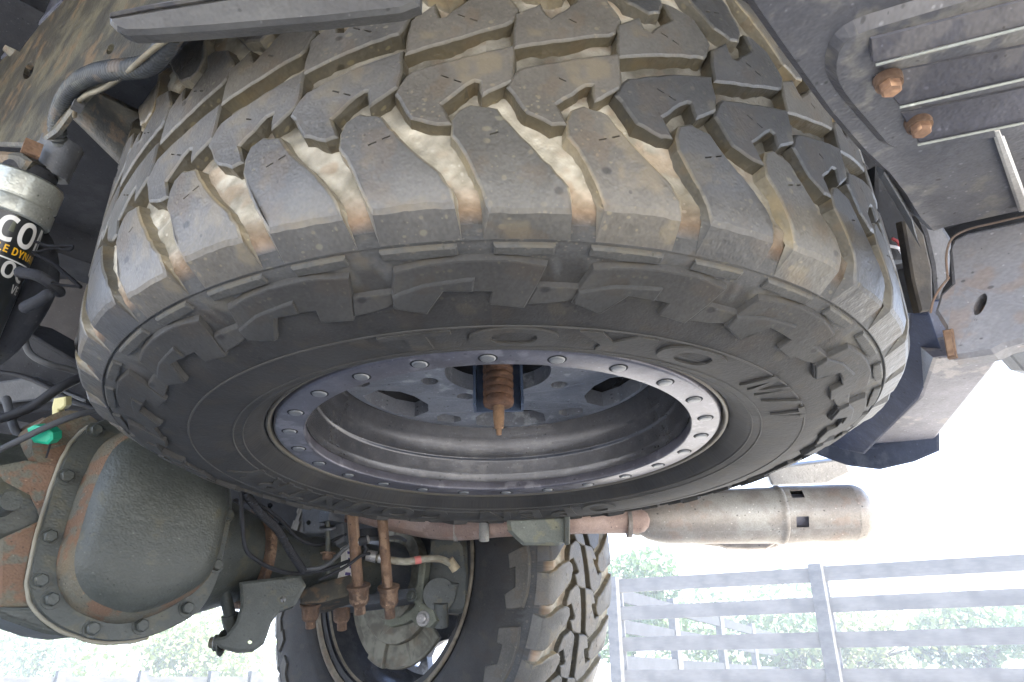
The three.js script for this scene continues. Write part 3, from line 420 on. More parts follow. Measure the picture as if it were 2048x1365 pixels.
// ---- rear brake seen inside the wheel
{
  const H = HUBIN.clone().addScaledVector(AX, 0.04), t = thing('rear_brake', 'dusty rear disc brake with splash shield and caliper inside the road wheel', 'brake', H);
  const e1 = RR.clone(), e2 = UP.clone(), pos = (r, deg, off) => H.clone().addScaledVector(e1, r * Math.sin(deg * D2R)).addScaledVector(e2, r * Math.cos(deg * D2R)).addScaledVector(AX, -off);
  const sect = (r0, r1, d0, d1, off, th) => { const P = []; const n = 28; for (let i = 0; i <= n; i++) P.push(pos(r1, mix(d0, d1, i / n), off)); for (let i = n; i >= 0; i--) P.push(pos(r0, mix(d0, d1, i / n), off)); return plate(P, AX.clone().multiplyScalar(th), { bevel: 0.0015, seg: 0.03 }); };
  const mShield = M(mapMud, 0.85, 0, { color: new THREE.Color(0.155, 0.15, 0.12) });
  part('splash_shield', [sect(0.122, 0.174, 134, 300, 0.0, 0.006)], mShield, t);
  part('splash_shield', [sect(0.085, 0.13, 120, 300, 0.010, 0.012)], mShield, t);
  part('splash_shield', [sect(0.05, 0.088, 0, 359, 0.022, 0.02)], mShield, t);
  part('shield_tab', [sect(0.115, 0.1755, 192, 210, 0.007, 0.012)], mShield, t);
  part('rotor', rod(H.clone().addScaledVector(AX, 0.012), H.clone().addScaledVector(AX, 0.03), 0.128, 0.128, 64), mColor(0.09, 0.085, 0.08, 0.5, 0.4), t);
  part('hub_barrel', rod(H.clone().addScaledVector(AX, -0.08), H.clone().addScaledVector(AX, 0.11), 0.062, 0.058, 40), mSteel, t);
  // caliper: rounded casting on the rear side
  const mCal = M(mapAxle, 0.7, 0, { color: new THREE.Color(0.72, 0.72, 0.74) });
  const d = 1.30, n = V(-0.45, 0, 1).normalize();
  part('caliper', pxPlate([[856, 1078], [880, 1072], [920, 1074], [932, 1092], [938, 1150], [936, 1215], [924, 1228], [872, 1226], [856, 1208], [852, 1140]], n, at(890, 1150, d), 0.07, { bevel: 0.007, bevelLevel: 0.86 }), mCal, t);
  part('caliper_piston', [rod(at(878, 1190, d - 0.03), at(878, 1190, d + 0.02), 0.028, 0.03, 30), rod(at(905, 1165, d - 0.012), at(905, 1205, d - 0.012), 0.014, 0.014, 18)], mCal, t);
  part('caliper_pin', rod(at(882, 1205, d - 0.03), at(880, 1252, d - 0.03), 0.0135, 0.015, 20), mCal, t); part('caliper_boss', rod(at(925, 1238, d), at(955, 1240, d), 0.018, 0.018, 20), mCal, t);
  part('caliper_bracket', pxPlate([[838, 1110], [852, 1118], [846, 1170], [844, 1206], [866, 1222], [872, 1242], [858, 1256], [836, 1254], [822, 1240], [808, 1248], [780, 1255], [768, 1250], [770, 1234], [800, 1234], [818, 1222], [830, 1212], [820, 1196], [832, 1170]], n, at(840, 1220, d - 0.035), 0.018, { bevel: 0.003 }), M(mapAxle, 0.75, 0, { color: new THREE.Color(1.25, 1.25, 1.05) }), t);
  part('bracket_bolt', bolt(at(846, 1238, d - 0.045), n, 0.0095, 0.009), mZinc, t);
  part('bracket_bolt', bolt(at(823, 1193, d - 0.05), n, 0.0075, 0.008), mAxle, t);
}
{ const t = thing('brake_hose', 'pale rubber brake hose with red band beside the caliper', 'brake hose', at(820, 1122, 1.36)), P = [[735, 1112, 1.22], [775, 1120, 1.22], [810, 1124, 1.22], [850, 1119, 1.23], [880, 1119, 1.24], [905, 1130, 1.25]].map(q => at(...q));
  part('hose', tube(P, 0.0062, 12), M(mapMud, 0.7, 0, { color: new THREE.Color(0.28, 0.27, 0.22) }), t);
  const c = new THREE.CatmullRomCurve3(P); part('red_band', rod(c.getPointAt(0.53), c.getPointAt(0.6), 0.0067, 0.0067, 16), mColor(0.45, 0.13, 0.11), t);
  part('hose_fitting', [rod(at(733, 1111, 1.218), at(752, 1115, 1.218), 0.0092, 0.0098, 16), rod(at(757, 1116, 1.218), at(770, 1119, 1.218), 0.0085, 0.0085, 16)], mZinc, t);
  part('hose_fitting', [rod(at(898, 1120, 1.25), at(912, 1140, 1.25), 0.0088, 0.0095, 6)], mTan, t); }
// ---- brake lines and wiring by the axle
const cable = (name, pts, r, mat, label, cat, group) => single(name, tube(pts.map(q => at(...q)), r, 8), mat, label, cat, group);
cable('brake_line', [[480, 985, 1.02], [484, 1040, 1.03], [492, 1100, 1.04], [515, 1122, 1.06], [545, 1138, 1.09], [590, 1148, 1.13], [650, 1140, 1.17], [700, 1122, 1.2], [735, 1112, 1.22]], 0.0032, mCable, 'thin black brake line curving below the axle neck to the hose fitting', 'brake line');
single('wiring_loom', conduit([[488, 985, 1.03], [520, 1025, 1.05], [555, 1060, 1.08], [582, 1105, 1.1], [606, 1142, 1.13]].map(q => at(...q)), 0.0062), mCable, 'black corrugated cable loom hanging over the axle tube', 'cable loom');
cable('sensor_cable', [[606, 1140, 1.13], [640, 1136, 1.14], [665, 1122, 1.16], [690, 1098, 1.18], [720, 1082, 1.19], [760, 1078, 1.24], [800, 1076, 1.3], [810, 1082, 1.32]], 0.0035, mLoom, 'grey sensor cable running from loom end to the rusty U-bolts', 'cable');
{ const t = thing('cable_clip', 'black cable clip with pale ends between the two rusty U-bolt legs', 'cable clip', at(724, 1085, 1.19)); part('clip_body', rod(at(716, 1084, 1.185), at(733, 1080, 1.19), 0.0078, 0.0078, 14), mCable, t); part('clip_end', [rod(at(710, 1086, 1.183), at(716, 1084, 1.185), 0.006), rod(at(733, 1080, 1.19), at(737, 1079, 1.19), 0.0065)], mZinc, t); part('clip_tab', tube([at(726, 1088, 1.19), at(732, 1098, 1.19), at(728, 1106, 1.19)], 0.0035), mCable, t); }
// ---- exhaust
{ const t = thing('exhaust_pipe', 'pinkish rusted exhaust pipe passing below the spare tyre to the muffler', 'exhaust pipe', at(1000, 1055, 1.3));
  part('pipe', tube([[700, 1018, 1.32], [780, 1040, 1.31], [850, 1054, 1.3], [920, 1058, 1.22], [1000, 1050, 1.14], [1090, 1044, 1.1], [1180, 1042, 1.1], [1275, 1042, 1.12]].map(q => at(...q)), 0.0195, 18, 120), M(mapPipe, 0.65, 0.1, { color: new THREE.Color(1.15, 0.92, 0.85) }), t);
  for (const x of [912, 1120, 1258]) part('pipe_seam', rod(at(x - 4, x > 1200 ? 1048 : x > 1000 ? 1046 : 1058, x > 1000 ? 1.11 : 1.22), at(x + 4, x > 1200 ? 1048 : x > 1000 ? 1046 : 1058, x > 1000 ? 1.11 : 1.22), 0.0212, 0.0212, 24), mPipe, t);
  part('hanger_rod', rod(at(968, 1040, 1.13), at(968, 1082, 1.13), 0.0078, 0.0082, 14), M(mapPipe, 0.6, 0.2, { color: new THREE.Color(0.85, 0.95, 1.0) }), t);
}
{ const t = thing('hanger_block', 'dark grey exhaust hanger block beside the rear tyre tread', 'hanger block', at(1080, 1070, 1.29)); part('block', plate([[1012, 1036], [1136, 1030], [1136, 1085], [1120, 1094], [1046, 1094], [1030, 1080], [1016, 1066]].map(q => at(q[0], q[1], 1.06)), fwd.clone().multiplyScalar(0.06), { bevel: 0.006, bevelLevel: 0.9 }), M(mapAxle, 0.5, 0.2, { color: new THREE.Color(1.5, 1.5, 1.4) }), t); part('block_flange', plate([[1128, 1030], [1140, 1030], [1140, 1090], [1130, 1092]].map(q => at(q[0], q[1], 1.05)), fwd.clone().multiplyScalar(0.08)), mAxle, t); }
{ const a = at(1268, 1038, 1.16), e = at(1732, 1026, 1.14), c = a.clone().lerp(e, 0.5), t = thing('muffler', 'pale round exhaust muffler with two small slots, right of the spare tyre', 'muffler', c);
  const ax = e.clone().sub(a), L = ax.length(), d = ax.clone().normalize();
  const prof = [[0.021, -0.012], [0.026, 0.0], [0.0275, 0.004], [0.026, 0.008], [0.033, 0.02], [0.039, 0.04], [0.0405, 0.06], [0.0415, L * 0.3], [0.0435, L * 0.6], [0.0445, L * 0.615], [0.0462, L * 0.622], [0.0462, L * 0.634], [0.0448, L * 0.64]];
  const can = [[0.0448, L * 0.64], [0.0448, L * 0.93], [0.0435, L * 0.96], [0.039, L * 0.985], [0.03, L * 1.003], [0.016, L * 1.012], [0.0001, L * 1.014]];
  const mMuf = M(mapPipe, 0.5, 0.35, { color: new THREE.Color(1.3, 1.34, 1.34) });
  part('muffler_cone', boxUV(orient(lathe(prof, 56), a, d)), mMuf, t);
  // canister shell with two rectangular slots cut through it
  const side = V(0, 0, 0).subVectors(V(0, CAMY, 0), c).projectOnPlane(d).normalize(), up2 = d.clone().cross(side).normalize(); if (up2.y < 0) up2.negate();
  const R = 0.0448, slot = (ang, x0, w, h) => [[ang - h, x0], [ang + h, x0], [ang + h, x0 + w], [ang - h, x0 + w]].map(([g, x]) => [g * R, x]);
  const shellMap = (x, y, l) => a.clone().addScaledVector(d, y).addScaledVector(side, Math.cos(x / R) * (R - 0.0015 * (1 - l))).addScaledVector(up2, Math.sin(x / R) * (R - 0.0015 * (1 - l)));
  const N = 12; const shells = []; for (let k = 0; k < N; k++) { const g0 = -Math.PI + k / N * 2 * Math.PI, g1 = g0 + 2 * Math.PI / N, P = [[g0 * R, L * 0.64], [g1 * R, L * 0.64], [g1 * R, L * 0.93], [g0 * R, L * 0.93]], H = []; for (const ang of [-0.262, 0.785]) if (ang > g0 && ang < g1) H.push(slot(ang, L * 0.665, L * 0.052, 0.19)); shells.push(slab(P, shellMap, { bevel: 0, smooth: true, holes: H, seg: 0.02 })); }
  part('muffler_can', shells, mMuf, t);
  part('muffler_cap', boxUV(orient(lathe(can.slice(1), 56), a, d)), mMuf, t);
  part('inner_pipe', rod(a.clone().addScaledVector(d, L * 0.62), a.clone().addScaledVector(d, L * 0.92), 0.032, 0.032, 24), mColor(0.16, 0.16, 0.2, 0.5, 0.3), t);
}
{ const t = thing('tail_pipe', 'short lower exhaust pipe with a hole, tucked below the muffler', 'tail pipe', at(1450, 1080, 1.42)); part('pipe', tube([[1340, 1062, 1.48], [1420, 1074, 1.46], [1500, 1080, 1.44], [1545, 1078, 1.42]].map(q => at(...q)), 0.0185, 18), mPipe, t);
  part('pipe_flange', pxPlate([[1430, 1066], [1470, 1064], [1510, 1070], [1560, 1072], [1556, 1084], [1535, 1096], [1500, 1097], [1455, 1095], [1430, 1086]], V(0, 0.2, 1), at(1490, 1080, 1.40), 0.012, { bevel: 0.002, holes: [{ p: [1487, 1084], rx: 0.010, ry: 0.006 }] }), mPipe, t); }
single('heat_shield', plate([[1530, 938], [1690, 918], [1700, 945], [1655, 968], [1545, 972]].map(q => at(q[0], q[1], 1.3)), fwd.clone().multiplyScalar(0.02), { bevel: 0.003 }), mZinc, 'pale sheet metal heat shield between muffler and bumper corner', 'heat shield');
// ---- upper left: frame rail, loom, bar, cross tube
const railA = at(430, 0, 0.45), railB = at(0, 285, 0.8), railN = railB.clone().sub(railA).setY(0).cross(UP).normalize();
{ const t = thing('frame_rail', 'dusty olive chassis rail with round holes at the upper left', 'frame rail', at(150, 120, 0.6));
  part('rail_web', pxPlate([[-90, -90], [520, -90], [430, 12], [352, 62], [318, 110], [205, 150], [145, 212], [108, 262], [66, 292], [-90, 284]], railN, railA, 0.006, { bevel: 0.003, bevelLevel: 0.6, holes: [{ p: [56, 141], rx: 0.034, ry: 0.0105 }, { p: [220, 98], rx: 0.012, ry: 0.0050 }, { p: [-2, 62], rx: 0.012, ry: 0.016 }] }), mChassis, t);
  part('rail_back', pxPlate([[-90, -60], [330, -60], [300, 20], [100, 200], [60, 265], [-90, 265]], railN, railA.clone().addScaledVector(railN, railN.dot(fwd) > 0 ? 0.03 : -0.03), 0.004), mBlack, t);
  part('rail_flange', pxPlate([[-90, -90], [165, -90], [120, 0], [40, 82], [0, 116], [-90, 180]], railN, railA.clone().addScaledVector(fwd, -0.004), 0.003, { bevel: 0.002, bevelLevel: 0.5 }), M(mapBumper, 0.35, 0.2, { color: new THREE.Color(1.1, 1.2, 1.5) }), t);  // bluish sky sheen is put into the flange colour
}
{ const off = fwd.clone().multiplyScalar(-0.006), P = [[118, 286, 0.66], [113, 252, 0.65], [124, 208, 0.63], [152, 168, 0.6], [190, 148, 0.57], [232, 140, 0.54], [290, 132, 0.52], [322, 105, 0.5], [345, 66, 0.48]];
  single('chassis_loom', conduit(P.map(q => at(...q)), 0.0072, 0.0042), M(mapChassis, 0.6, 0, { color: new THREE.Color(0.62, 0.72, 0.95) }), 'dusty grey corrugated loom along the olive chassis rail', 'cable loom');
  const t = thing('cable_tie', 'long grey cable tie strap wrapped round the chassis loom', 'cable tie', at(240, 150, 0.52)); part('strap', tube([[148, 232, 0.62], [152, 212, 0.615], [166, 195, 0.6], [210, 175, 0.565], [250, 148, 0.53], [300, 104, 0.49], [350, 66, 0.47]].map(q => at(...q)), 0.0021, 6), M(mapMud, 0.85, 0, { color: new THREE.Color(0.2, 0.18, 0.13) }), t); part('tie_head', boxAt(at(155, 212, 0.61), 0.008, 0.007, 0.008), mLoom, t); }
{ const d = 0.345, f = [[213, 30], [300, 16], [470, -10], [840, -40], [838, 8], [800, 22], [640, 40], [420, 58], [300, 66], [250, 67], [228, 58], [214, 44]];
  const t = thing('crossmember_bar', 'dark steel bar crossing in front of the tyre at the upper left', 'crossmember', at(450, 20, d)); part('bar', plate(f.map(q => at(q[0], q[1], d + q[0] * 0.00004)), fwd.clone().multiplyScalar(0.012), { bevel: 0.0022, bevelLevel: 0.8 }), M(mapSteel, 0.45, 0.2, { color: new THREE.Color(0.75, 0.7, 0.62) }), t);
  part('bar_lip', plate([[216, 22], [300, 5], [460, -22], [838, -60], [838, -44], [470, -12], [300, 14], [214, 31]].map(q => at(q[0], q[1], d - 0.001 + q[0] * 0.00004)), fwd.clone().multiplyScalar(0.012), { bevel: 0.001 }), mBumper, t); }
single('cross_tube', rod(at(60, 60, 1.0), at(340, 345, 1.12), 0.046, 0.046, 32), mChassis, 'dusty olive cross tube behind the chassis loom', 'cross tube');
{ const t = thing('fuel_tank', 'dark brown fuel tank panel behind the shock absorber', 'fuel tank', at(140, 450, 1.6)); part('tank_shell', plate([[-160, 120], [420, 120], [420, 760], [240, 760], [-160, 640]].map(q => at(q[0], q[1], 1.6)), fwd.clone().multiplyScalar(0.25), { bevel: 0.02, bevelLevel: 0.9 }), M(mapBlack, 0.75, 0, { color: new THREE.Color(1.25, 1.1, 1.0) }), t); }
{ const t = thing('chassis_beam', 'black chassis beam with cables at the left edge, above the differential', 'chassis beam', at(60, 740, 1.25)); part('beam', plate([[-160, 612], [30, 655], [110, 700], [260, 790], [260, 830], [110, 822], [-160, 850]].map(q => at(q[0], q[1], 1.25)), fwd.clone().multiplyScalar(0.1), { bevel: 0.004 }), mBlack, t);
  part('beam_lip', tube([[-100, 620, 1.24], [30, 655, 1.24], [110, 700, 1.24], [260, 786, 1.24]].map(q => at(...q)), 0.004), mBlack, t); part('beam_step', plate([[-60, 772], [60, 755], [120, 780], [170, 800], [170, 816], [80, 800], [-60, 815]].map(q => at(q[0], q[1], 1.235)), fwd.clone().multiplyScalar(0.03), { bevel: 0.003 }), mSteel, t); }
cable('vent_hose', [[-30, 665, 1.1], [10, 640, 1.1], [38, 634, 1.1], [46, 665, 1.1], [58, 705, 1.1], [95, 728, 1.1], [140, 740, 1.12], [190, 760, 1.15]], 0.0052, mLoom, 'grey vent hose looping across the black chassis beam', 'hose');
cable('battery_cable', [[-40, 848, 1.0], [20, 832, 1.0], [70, 810, 1.0], [110, 782, 1.0], [150, 760, 1.02], [200, 745, 1.06]], 0.0068, mCable, 'thick black cable rising past the yellow clip', 'cable');
cable('ground_cable', [[-40, 918, 0.92], [30, 885, 0.92], [90, 856, 0.93], [150, 832, 0.95], [210, 818, 0.98], [280, 810, 1.0]], 0.0042, mLoom, 'thin dark cable passing across the green clip', 'cable');
single('yellow_clip', plate([[106, 798], [130, 794], [130, 812], [122, 820], [116, 820], [113, 840], [103, 842], [102, 815]].map(q => at(q[0], q[1], 0.985)), fwd.clone().multiplyScalar(0.014), { bevel: 0.002 }), mColor(0.62, 0.56, 0.28, 0.5), 'small pale yellow plastic clip on the thick black cable', 'clip');
single('green_clip', plate([[52, 858], [66, 851], [92, 856], [104, 866], [104, 880], [94, 890], [66, 886], [58, 876]].map(q => at(q[0], q[1], 0.935)), fwd.clone().multiplyScalar(0.02), { bevel: 0.003 }), mColor(0.005, 0.34, 0.19, 0.45), 'bright green plastic connector above the differential housing', 'connector');
{ const t = thing('axle_breather', 'rusty breather fitting beside the green connector', 'fitting', at(110, 900, 1.0)); part('fitting_body', [rod(at(92, 940, 1.0), at(100, 885, 1.0), 0.014, 0.011, 16), rod(at(20, 900, 1.02), at(100, 865, 1.06), 0.02, 0.024, 18)], mAxleRust, t); part('fitting_wire', tube([[92, 915, 0.95], [98, 895, 0.95], [104, 872, 0.95]].map(q => at(...q)), 0.0015, 6), mCable, t); }
{ const t = thing('chassis_plate', 'black chassis plate with small holes above the axle tube', 'chassis plate', at(560, 1010, 1.75)); part('plate', plate([[440, 930], [760, 930], [760, 1090], [690, 1085], [600, 1072], [560, 1062], [470, 1075]].map(q => at(q[0], q[1], 1.75)), fwd.clone().multiplyScalar(0.05), { bevel: 0.003, holes: [{ p: at(563, 1046, 1.75), rx: 0.009, ry: 0.007 }, { p: at(540, 1012, 1.75), rx: 0.006 }] }), mBlack, t); }

cable('harness_cable', [[-30, 742, 1.15], [40, 752, 1.14], [90, 772, 1.12], [140, 800, 1.1], [200, 822, 1.08]], 0.004, mCable, 'thin black cable sloping down over the black chassis beam', 'cable');
cable('harness_cable', [[12, 800, 1.05], [26, 850, 1.03], [48, 905, 1.0], [52, 950, 0.98]], 0.0065, mLoom, 'dark hose hanging down left of the green connector', 'hose');
cable('harness_cable', [[470, 1000, 1.1], [520, 1012, 1.13], [560, 1040, 1.16], [600, 1080, 1.18], [640, 1090, 1.2], [690, 1070, 1.22]], 0.003, mCable, 'thin black wire draped over the axle tube behind the loom', 'cable');
cable('harness_cable', [[640, 1160, 1.12], [690, 1135, 1.15], [722, 1112, 1.17], [738, 1108, 1.2]], 0.0026, mCable, 'short black wire crossing the white paper label', 'cable');
// ---- shock absorber at the left edge
{
  const c0 = at(7, 453, 0.64), up0 = at(61, 330, 0.655), ax = up0.clone().sub(c0).normalize(), r = 0.0295;
  const t = thing('shock_absorber', 'black shock absorber body with silver collar at the left edge', 'shock absorber', c0);
  const P = s => c0.clone().addScaledVector(ax, s);
  const cv = document.createElement('canvas'); cv.width = 1024; cv.height = 1024; const x = cv.getContext('2d');
  x.fillStyle = '#0d1112'; x.fillRect(0, 0, 1024, 1024);
  x.fillStyle = '#3b3f2c'; x.beginPath(); x.moveTo(540, 0); x.lineTo(548, 0); x.lineTo(556, 80); x.lineTo(532, 80); x.fill();
  x.fillStyle = '#cfcdc8'; x.save(); x.translate(478, 128); x.scale(0.86, 1); x.font = 'bold 165px sans-serif'; x.fillText('CON', 0, 0); x.restore();
  x.fillStyle = '#d9a514'; x.font = 'bold 48px sans-serif'; x.fillText('LE DYNAM', 514, 174);
  x.strokeStyle = '#c9c9c4'; x.lineWidth = 7; x.beginPath(); x.moveTo(300, 196); x.lineTo(690, 196); x.quadraticCurveTo(755, 198, 756, 258); x.lineTo(735, 600); x.stroke();
  x.fillStyle = '#bdbbb6'; x.font = 'bold 104px sans-serif'; x.fillText('OC', 562, 276); x.font = 'bold 54px sans-serif'; x.fillText('VE', 652, 330);
  x.fillStyle = '#b5a21a'; x.beginPath(); x.arc(560, 400, 34, 0, 7); x.fill();
  const lab = new THREE.CanvasTexture(cv); lab.colorSpace = THREE.SRGBColorSpace;
  // body: 0.19 m of labelled tube; u = 0.5 faces the camera
  const side = V(0, CAMY, 0).sub(c0).projectOnPlane(ax).normalize(), right = ax.clone().cross(side).normalize();
  const body = (s0, s1, rr0, n = 64) => { const pos = [], uv = [], nor = []; const Q = (k, s) => { const g = (k / n - 0.5) * 2 * Math.PI; return [P(s).addScaledVector(side, rr0 * Math.cos(g)).addScaledVector(right, rr0 * Math.sin(g)), k / n, (s - s0) / (s1 - s0), side.clone().multiplyScalar(Math.cos(g)).addScaledVector(right, Math.sin(g))]; }; for (let k = 0; k < n; k++) for (const [kk, s] of [[k, s0], [k + 1, s0], [k + 1, s1], [k, s0], [k + 1, s1], [k, s1]]) { const q = Q(kk, s); pos.push(q[0].x, q[0].y, q[0].z); uv.push(q[1], q[2]); nor.push(q[3].x, q[3].y, q[3].z); } const g = new THREE.BufferGeometry(); g.setAttribute('position', new THREE.Float32BufferAttribute(pos, 3)); g.setAttribute('normal', new THREE.Float32BufferAttribute(nor, 3)); g.setAttribute('uv', new THREE.Float32BufferAttribute(uv, 2)); return g; };
  const sTop = 0.008, len = 0.2;
  part('shock_body', body(sTop - len, sTop, r), new THREE.MeshPhysicalMaterial({ map: lab, roughness: 0.32, clearcoat: 0.4, clearcoatRoughness: 0.2, side: THREE.DoubleSide }), t);
  const col = lathe([[r, 0], [r + 0.0028, 0.0008], [r + 0.0034, 0.002], [r + 0.0034, 0.0135], [r + 0.0018, 0.0148], [r + 0.0018, 0.0168], [r + 0.0034, 0.018], [r + 0.0034, 0.036], [r + 0.002, 0.0385], [0.0001, 0.0385]], 64);
  part('silver_collar', boxUV(orient(col, P(sTop), ax)), M(mapZinc, 0.32, 0.55, { color: new THREE.Color(0.95, 1.0, 0.93) }), t);
  part('top_cap', boxUV(orient(lathe([[0.024, 0], [0.024, 0.01], [0.021, 0.013], [0.0001, 0.013]], 40), P(sTop + 0.0385), ax)), mBlack, t);
  part('top_mount', [rod(P(sTop + 0.05).addScaledVector(right, 0.016), P(sTop + 0.085).addScaledVector(right, 0.016), 0.016, 0.018, 8)], mSteel, t);
  part('rust_tab', boxAt(P(sTop + 0.062).addScaledVector(side, 0.02).addScaledVector(right, -0.004), 0.014, 0.014, 0.006), mRust, t);
  part('mount_clevis', plate([[-80, 296], [40, 305], [62, 322], [40, 352], [-80, 346]].map(q => at(q[0], q[1], 0.63)), fwd.clone().multiplyScalar(0.03), { bevel: 0.003 }), mChassis, t);
  // hose boot and cable ties on the body
  const boot = thing('reservoir_boot', 'crumpled black rubber boot on the side of the shock absorber', 'rubber boot', at(90, 590, 0.6));
  part('boot', tube([[72, 486, 0.69], [84, 530, 0.68], [80, 570, 0.67], [56, 620, 0.66], [10, 680, 0.66], [-40, 720, 0.66]].map(q => at(...q)), 0.014, 14), mBlack, boot);
  part('boot_fold', [tube([[40, 545, 0.6], [75, 552, 0.6], [104, 570, 0.61], [118, 584, 0.62]].map(q => at(...q)), 0.005), tube([[50, 615, 0.6], [80, 600, 0.6], [95, 590, 0.6]].map(q => at(...q)), 0.005)], mBlack, boot);
  const tie = (p, label) => cable('zip_tie', p, 0.0012, mTie, label, 'zip tie');
  tie([[70, 484, 0.62], [100, 492, 0.6], [146, 494, 0.59], [140, 500, 0.59], [110, 496, 0.6], [66, 506, 0.62]], 'short looped black zip tie end on the shock body, topmost of three');
  cable('zip_tie', [[66, 506, 0.62], [100, 524, 0.61], [135, 552, 0.6], [160, 574, 0.59]], 0.0017, mTie, 'long black zip tie reaching from shock body to the tyre edge', 'zip tie');
  tie([[85, 562, 0.61], [120, 570, 0.6], [160, 574, 0.59]], 'straight black zip tie tail below the long one by the tyre');
}
// ---- upper right: bumper underside with stamped panel, hitch bracket, bumper wing
{
  const p0 = pt(0.3, 0.53, -0.1), n = UP, q = (x, y, dy = 0) => onPlane(x, y, n, p0.clone().setY(0.53 + dy));
  const t = thing('rear_bumper', 'grey steel bumper underside with stamped ribbed panel and two rusty bolts', 'bumper', q(1850, 150));
  const PL = (pix, dy, th, o) => plate(pix.map(([x, y]) => q(x, y, dy)), V(0, th, 0), o);
  part('bumper_plate', PL([[1452, -60], [1500, 22], [1560, 106], [1650, 228], [1720, 308], [1768, 352], [1800, 392], [1830, 440], [1860, 470], [1900, 458], [2200, 392], [2200, -300], [1500, -300]], 0, 0.012, { bevel: 0.004, bevelLevel: 0.6 }), mBumper, t);
  part('stamped_panel', PL([[2200, -80], [1960, -22], [1846, 12], [1740, 44], [1712, 55], [1690, 67], [1672, 83], [1659, 104], [1653, 128], [1653, 152], [1660, 174], [1673, 196], [1690, 217], [1760, 296], [1780, 306], [1850, 308], [2200, 250]], -0.0055, 0.007, { bevel: 0.005, bevelLevel: 0.15 }), mBumper, t);
  const strip = (a, b, c, d) => plate([q(...a, -0.0062), q(...b, -0.0062), q(...c, -0.0125), q(...d, -0.0125)], V(0, 0.006, 0), { bevel: 0.0008, bevelLevel: 0.8 });
  const mStrip = M(mapBumper, 0.5, 0.2, { color: new THREE.Color(0.55, 0.56, 0.66) });
  part('panel_rib', strip([1745, 150], [2200, 60], [2200, 126], [1800, 214]), mStrip, t);
  part('panel_rib', strip([1800, 226], [2200, 142], [2200, 216], [1838, 288]), mStrip, t);
  part('panel_rib', strip([1740, 76], [2200, -40], [2200, 20], [1745, 128]), mStrip, t);
  const edge = (a, b) => rod(q(...a, -0.0135), q(...b, -0.0135), 0.0008, 0.0008, 8), mEdge = M(mapZinc, 0.45, 0.1, { color: new THREE.Color(0.62, 0.68, 0.66) });
  part('rib_edge', edge([1752, 130], [2200, 17]), mEdge, t); part('rib_edge', edge([1800, 215], [2200, 124]), mEdge, t); part('rib_edge', edge([1836, 290], [2200, 215]), mEdge, t);
  for (const [x, y] of [[1778, 166], [1839, 250]]) { const p = q(x, y, -0.009); part('bumper_bolt', bolt(p, V(0.05, -1, 0.05), 0.0056, 0.0062, false), M(mapRust, 0.85, 0, { color: new THREE.Color(1.8, 1.7, 1.6) }), t); part('bolt_flange', rod(p.clone().setY(p.y + 0.003), p.clone().setY(p.y - 0.0016), 0.0074, 0.0068, 24), mRust, t); }
  part('bumper_lip', plate([q(1768, 352, -0.002), q(1800, 392, -0.002), q(1830, 440, -0.002), q(1836, 500, 0.01), q(1822, 470, 0.01), q(1796, 410, 0.01), q(1760, 356, 0.01)], V(0, 0.01, 0)), mSteel, t);
  part('unseen_bumper_beam', boxAt(pt(-0.18, 0.70, 0.125), 0.66, 0.2, 0.45), mBumper, t);  // out of view above the camera, added to shade the upper tread
  part('light_strip', plate([q(1984, 262, -0.006), q(2004, 258, -0.006), q(2064, 420, -0.006), q(2040, 428, -0.006)], V(0, 0.005, 0)), mZinc, t);
}
{
  const pn0 = AX.clone().negate(), p0 = pt(0.56, 0.5, 0);
  const t = thing('hitch_bracket', 'pale worn hitch bracket with rusty corners and oval hole at the right edge', 'hitch bracket', onPlane(1960, 600, pn0, p0));
  const w = M(mapHitch, 0.6, 0.15);
  part('bracket_plate', pxPlate([[1896, 500], [1904, 478], [1930, 464], [2200, 405], [2200, 640], [2012, 692], [1985, 706], [1905, 718], [1890, 700], [1888, 655], [1868, 622], [1878, 588], [1902, 566], [1900, 540]], pn0, p0, 0.02, { bevel: 0.003, bevelLevel: 0.8, holes: [{ p: [1961, 609], rx: 0.0085, ry: 0.0035, t: 0.1 }] }), w, t);
  part('hole_back', pxPlate([[1930, 590], [1995, 590], [1995, 630], [1930, 630]], pn0, p0.clone().addScaledVector(AX, 0.016), 0.004), mRust, t);
  part('rusty_edge', [tube([[1896, 560], [1894, 505], [1906, 476], [1932, 461], [1990, 446], [2060, 430], [2200, 398]].map(q => onPlane(...q, pn0, p0)), 0.0009, 8), tube([[1898, 556], [1880, 578], [1868, 600], [1862, 625]].map(q => onPlane(...q, pn0, p0)), 0.0009, 8)], M(mapHitch, 0.9, 0, { color: new THREE.Color(0.8, 0.6, 0.45) }), t);
  part('bracket_tab', pxPlate([[1884, 660], [1904, 656], [1912, 712], [1894, 716]], pn0, p0.clone().addScaledVector(AX, -0.004), 0.006, { bevel: 0.001 }), mRust, t);
  const g = thing('bumper_gusset', 'brown steel gusset standing between the tyre edge and hitch bracket', 'gusset', at(1835, 540, 0.66));
  part('gusset_plate', plate([[1806, 442], [1826, 436], [1850, 470], [1866, 540], [1868, 622], [1842, 626], [1826, 560]].map(q => at(q[0], q[1], 0.64)), fwd.clone().multiplyScalar(0.012), { bevel: 0.002 }), M(mapChassis, 0.7, 0, { color: new THREE.Color(0.55, 0.5, 0.55) }), g);
  part('gusset_rib', plate([[1836, 430], [1868, 420], [1905, 480], [1900, 560], [1872, 600], [1866, 530], [1852, 470]].map(q => at(q[0], q[1], 0.67)), fwd.clone().multiplyScalar(0.02), { bevel: 0.003 }), mBumper, g);
}
